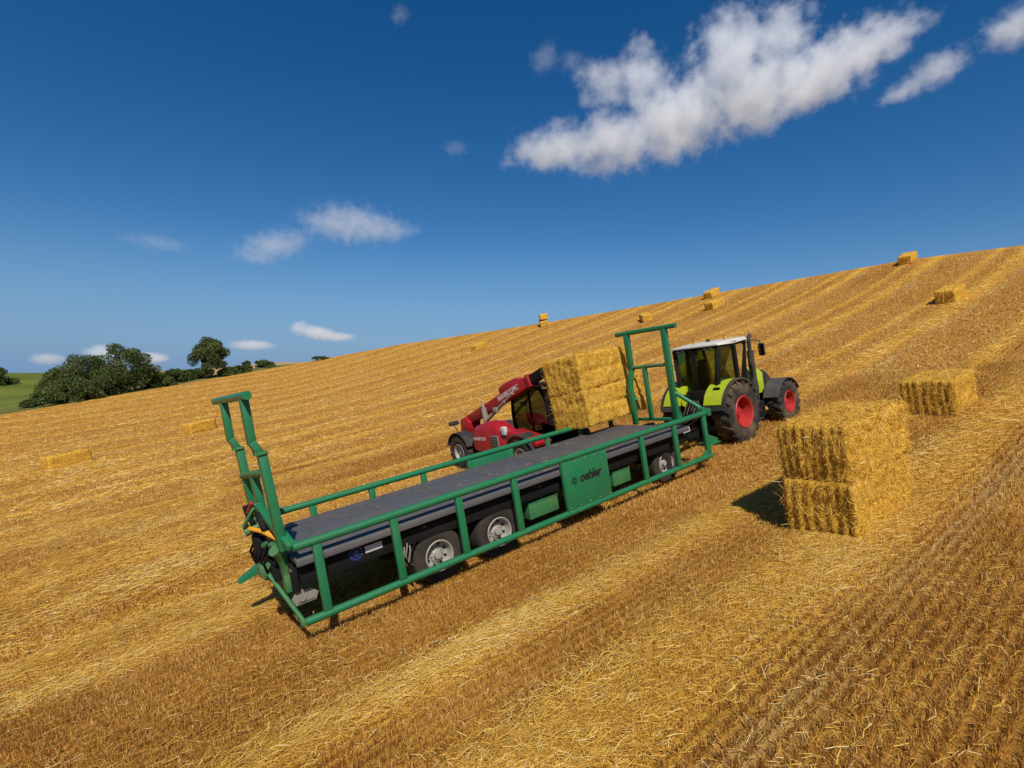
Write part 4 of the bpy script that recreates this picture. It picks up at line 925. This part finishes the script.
# ------------------------------------------------------------------ clouds: real volumes high above the hill
def cloud(label, blobs, dist, dens, seed, group=None, scale=1.0, wisp=.55, flat=.8):
    """blobs: (px, py, rx, ry) as seen from the field; built as volumes at their distance"""
    def W(px, py, dd):
        d = WM @ np.array([(px - 512) / FPX, (py - 384) / FPX, 1.0]); return np.array(CAMW) + d * dd
    r_ = random.Random(seed); cs = [(W(b[0], b[1], dist * r_.uniform(.97, 1.03)), b[2] * dist / FPX, b[3] * dist / FPX, b[4] if len(b) > 4 else 0) for b in blobs]
    C0 = np.mean([c[0] for c in cs], 0)
    ext = max(np.abs(c[0] - C0).max() + max(c[1], c[2]) * 1.25 for c in cs)
    lo = np.min([c[0] - C0 - max(c[1], c[2]) * 1.15 for c in cs], 0); hi = np.max([c[0] - C0 + max(c[1], c[2]) * 1.15 for c in cs], 0)
    s = NT('cloud_vapour'); v = s.obj(); U = np.mean([min(c[1], c[2]) for c in cs])
    warp = s.n('ShaderNodeTexNoise'); s.put(warp.inputs[0], v); warp.inputs['Scale'].default_value = 1.1 / U; warp.inputs['Detail'].default_value = 2
    wv = s.n('ShaderNodeVectorMath', operation='MULTIPLY_ADD'); s.put(wv.inputs[0], warp.outputs['Color']); wv.inputs[1].default_value = [U * .9] * 3; 
    sb = s.n('ShaderNodeVectorMath', operation='SUBTRACT'); s.put(sb.inputs[0], v); sb.inputs[1].default_value = [U * .45] * 3; s.put(wv.inputs[2], sb.outputs[0])
    fld = None
    for c, rx, ry, an in cs:
        mp = s.n('ShaderNodeMapping', vector_type='TEXTURE'); s.put(mp.inputs[0], wv.outputs[0]); mp.inputs['Location'].default_value = c - C0
        mp.inputs['Rotation'].default_value = (0, -math.radians(an), 0); mp.inputs['Scale'].default_value = (rx, (rx + ry) / 2, ry)
        ln = s.n('ShaderNodeVectorMath', operation='LENGTH'); s.put(ln.inputs[0], mp.outputs[0]); q = s.math('SUBTRACT', 1, ln.outputs['Value'])
        if fld is None: fld = q
        else:
            sm = s.n('ShaderNodeMath', operation='SMOOTH_MAX'); s.put(sm.inputs[0], fld); s.put(sm.inputs[1], q); sm.inputs[2].default_value = .25; fld = sm.outputs[0]
    n1 = s.noise(v, 1.5 / U, 8, .66)
    dn = s.math('ADD', fld, s.math('MULTIPLY_ADD', n1, 2.4 * wisp, -1.2 * wisp - .08))
    dn = s.math('MULTIPLY', s.rng(dn, -.04, .7, 0, 1), dens)
    pv = s.n('ShaderNodeVolumePrincipled'); pv.inputs['Color'].default_value = (.965, .982, 1, 1); pv.inputs['Anisotropy'].default_value = 0.0
    s.put(pv.inputs['Density'], dn); s.t.links.new(pv.outputs[0], s.out.inputs['Volume'])
    mb = MB(); mb.bb(lo[0], hi[0], lo[1], hi[1], lo[2], hi[2]); me = bpy.data.meshes.new('cloud'); me.from_pydata(mb.v, [], mb.f)
    bm = bmesh.new(); bm.from_mesh(me); bmesh.ops.recalc_face_normals(bm, faces=bm.faces[:]); bm.to_mesh(me); bm.free()
    o = bpy.data.objects.new('cloud', me); COL.objects.link(o); o.location = C0; me.materials.append(s.m); tag(o, label, 'cloud', group or 'white clouds in the blue sky'); return o
cloud('big white cumulus cloud high in the sky, stretched up to the right', [(552, 150, 46, 20, 8), (612, 142, 58, 30, 10), (676, 118, 62, 42, 18), (728, 62, 36, 56, 0), (756, 96, 66, 36, 18), (820, 72, 64, 32, 24), (872, 46, 50, 24, 24), (642, 76, 24, 34, 0), (604, 84, 30, 20, 0), (776, 36, 40, 24, 10)], 3000, .0072, 1, wisp=1.2)
cloud('small ragged cloud just right of the big cloud', [(936, 70, 32, 18, 20), (902, 92, 26, 11, 20)], 3000, .0055, 2, wisp=1.05)
cloud('cloud cut by the upper right corner of the picture', [(1018, 26, 34, 20, 15)], 3000, .007, 3, wisp=.95)
cloud('faint small wisp left of the big cloud', [(545, 58, 18, 13, 40), (572, 62, 14, 10, 0)], 3000, .0022, 4, wisp=1.1)
cloud('flat grey white cloud in the left middle sky, left of its larger neighbour', [(275, 245, 42, 15, 12), (258, 256, 26, 9, 0)], 5000, .0020, 5, wisp=1.0)
cloud('larger flat white cloud in the left middle sky, right of its neighbour', [(350, 224, 54, 20, -3), (330, 222, 32, 15, 0), (382, 230, 36, 12, 0)], 5000, .0019, 6, wisp=1.05)
cloud('thin pale wisp of cloud far left in the middle sky', [(160, 243, 34, 9, -8), (130, 238, 14, 6, 0)], 5000, .0008, 7, wisp=1.0)
cloud('tiny pale wisp of cloud below the big cloud, left of centre', [(455, 148, 15, 8, 0)], 4000, .0016, 8, wisp=.9)
cloud('bright low wedge of cloud just above the slope, left of centre', [(318, 333, 26, 8, -10), (300, 328, 12, 8, 0), (340, 337, 18, 5, 0)], 9000, .006, 9, wisp=.4)
cloud('small low flat cloud right of the lone tree', [(252, 345, 26, 6, 0)], 9000, .005, 10, wisp=.4)
cloud('puffy low cloud peeping out behind the tree clump', [(103, 353, 20, 10, 0), (150, 358, 22, 7, 0)], 9000, .006, 11, wisp=.4)
cloud('small low cloud above the green meadow at the far left', [(48, 359, 20, 7, 0)], 9000, .005, 12, wisp=.4)
cloud('pale small wisp at the very top, left of the big cloud', [(400, 14, 11, 10, 30)], 3500, .0018, 13, wisp=1.0)
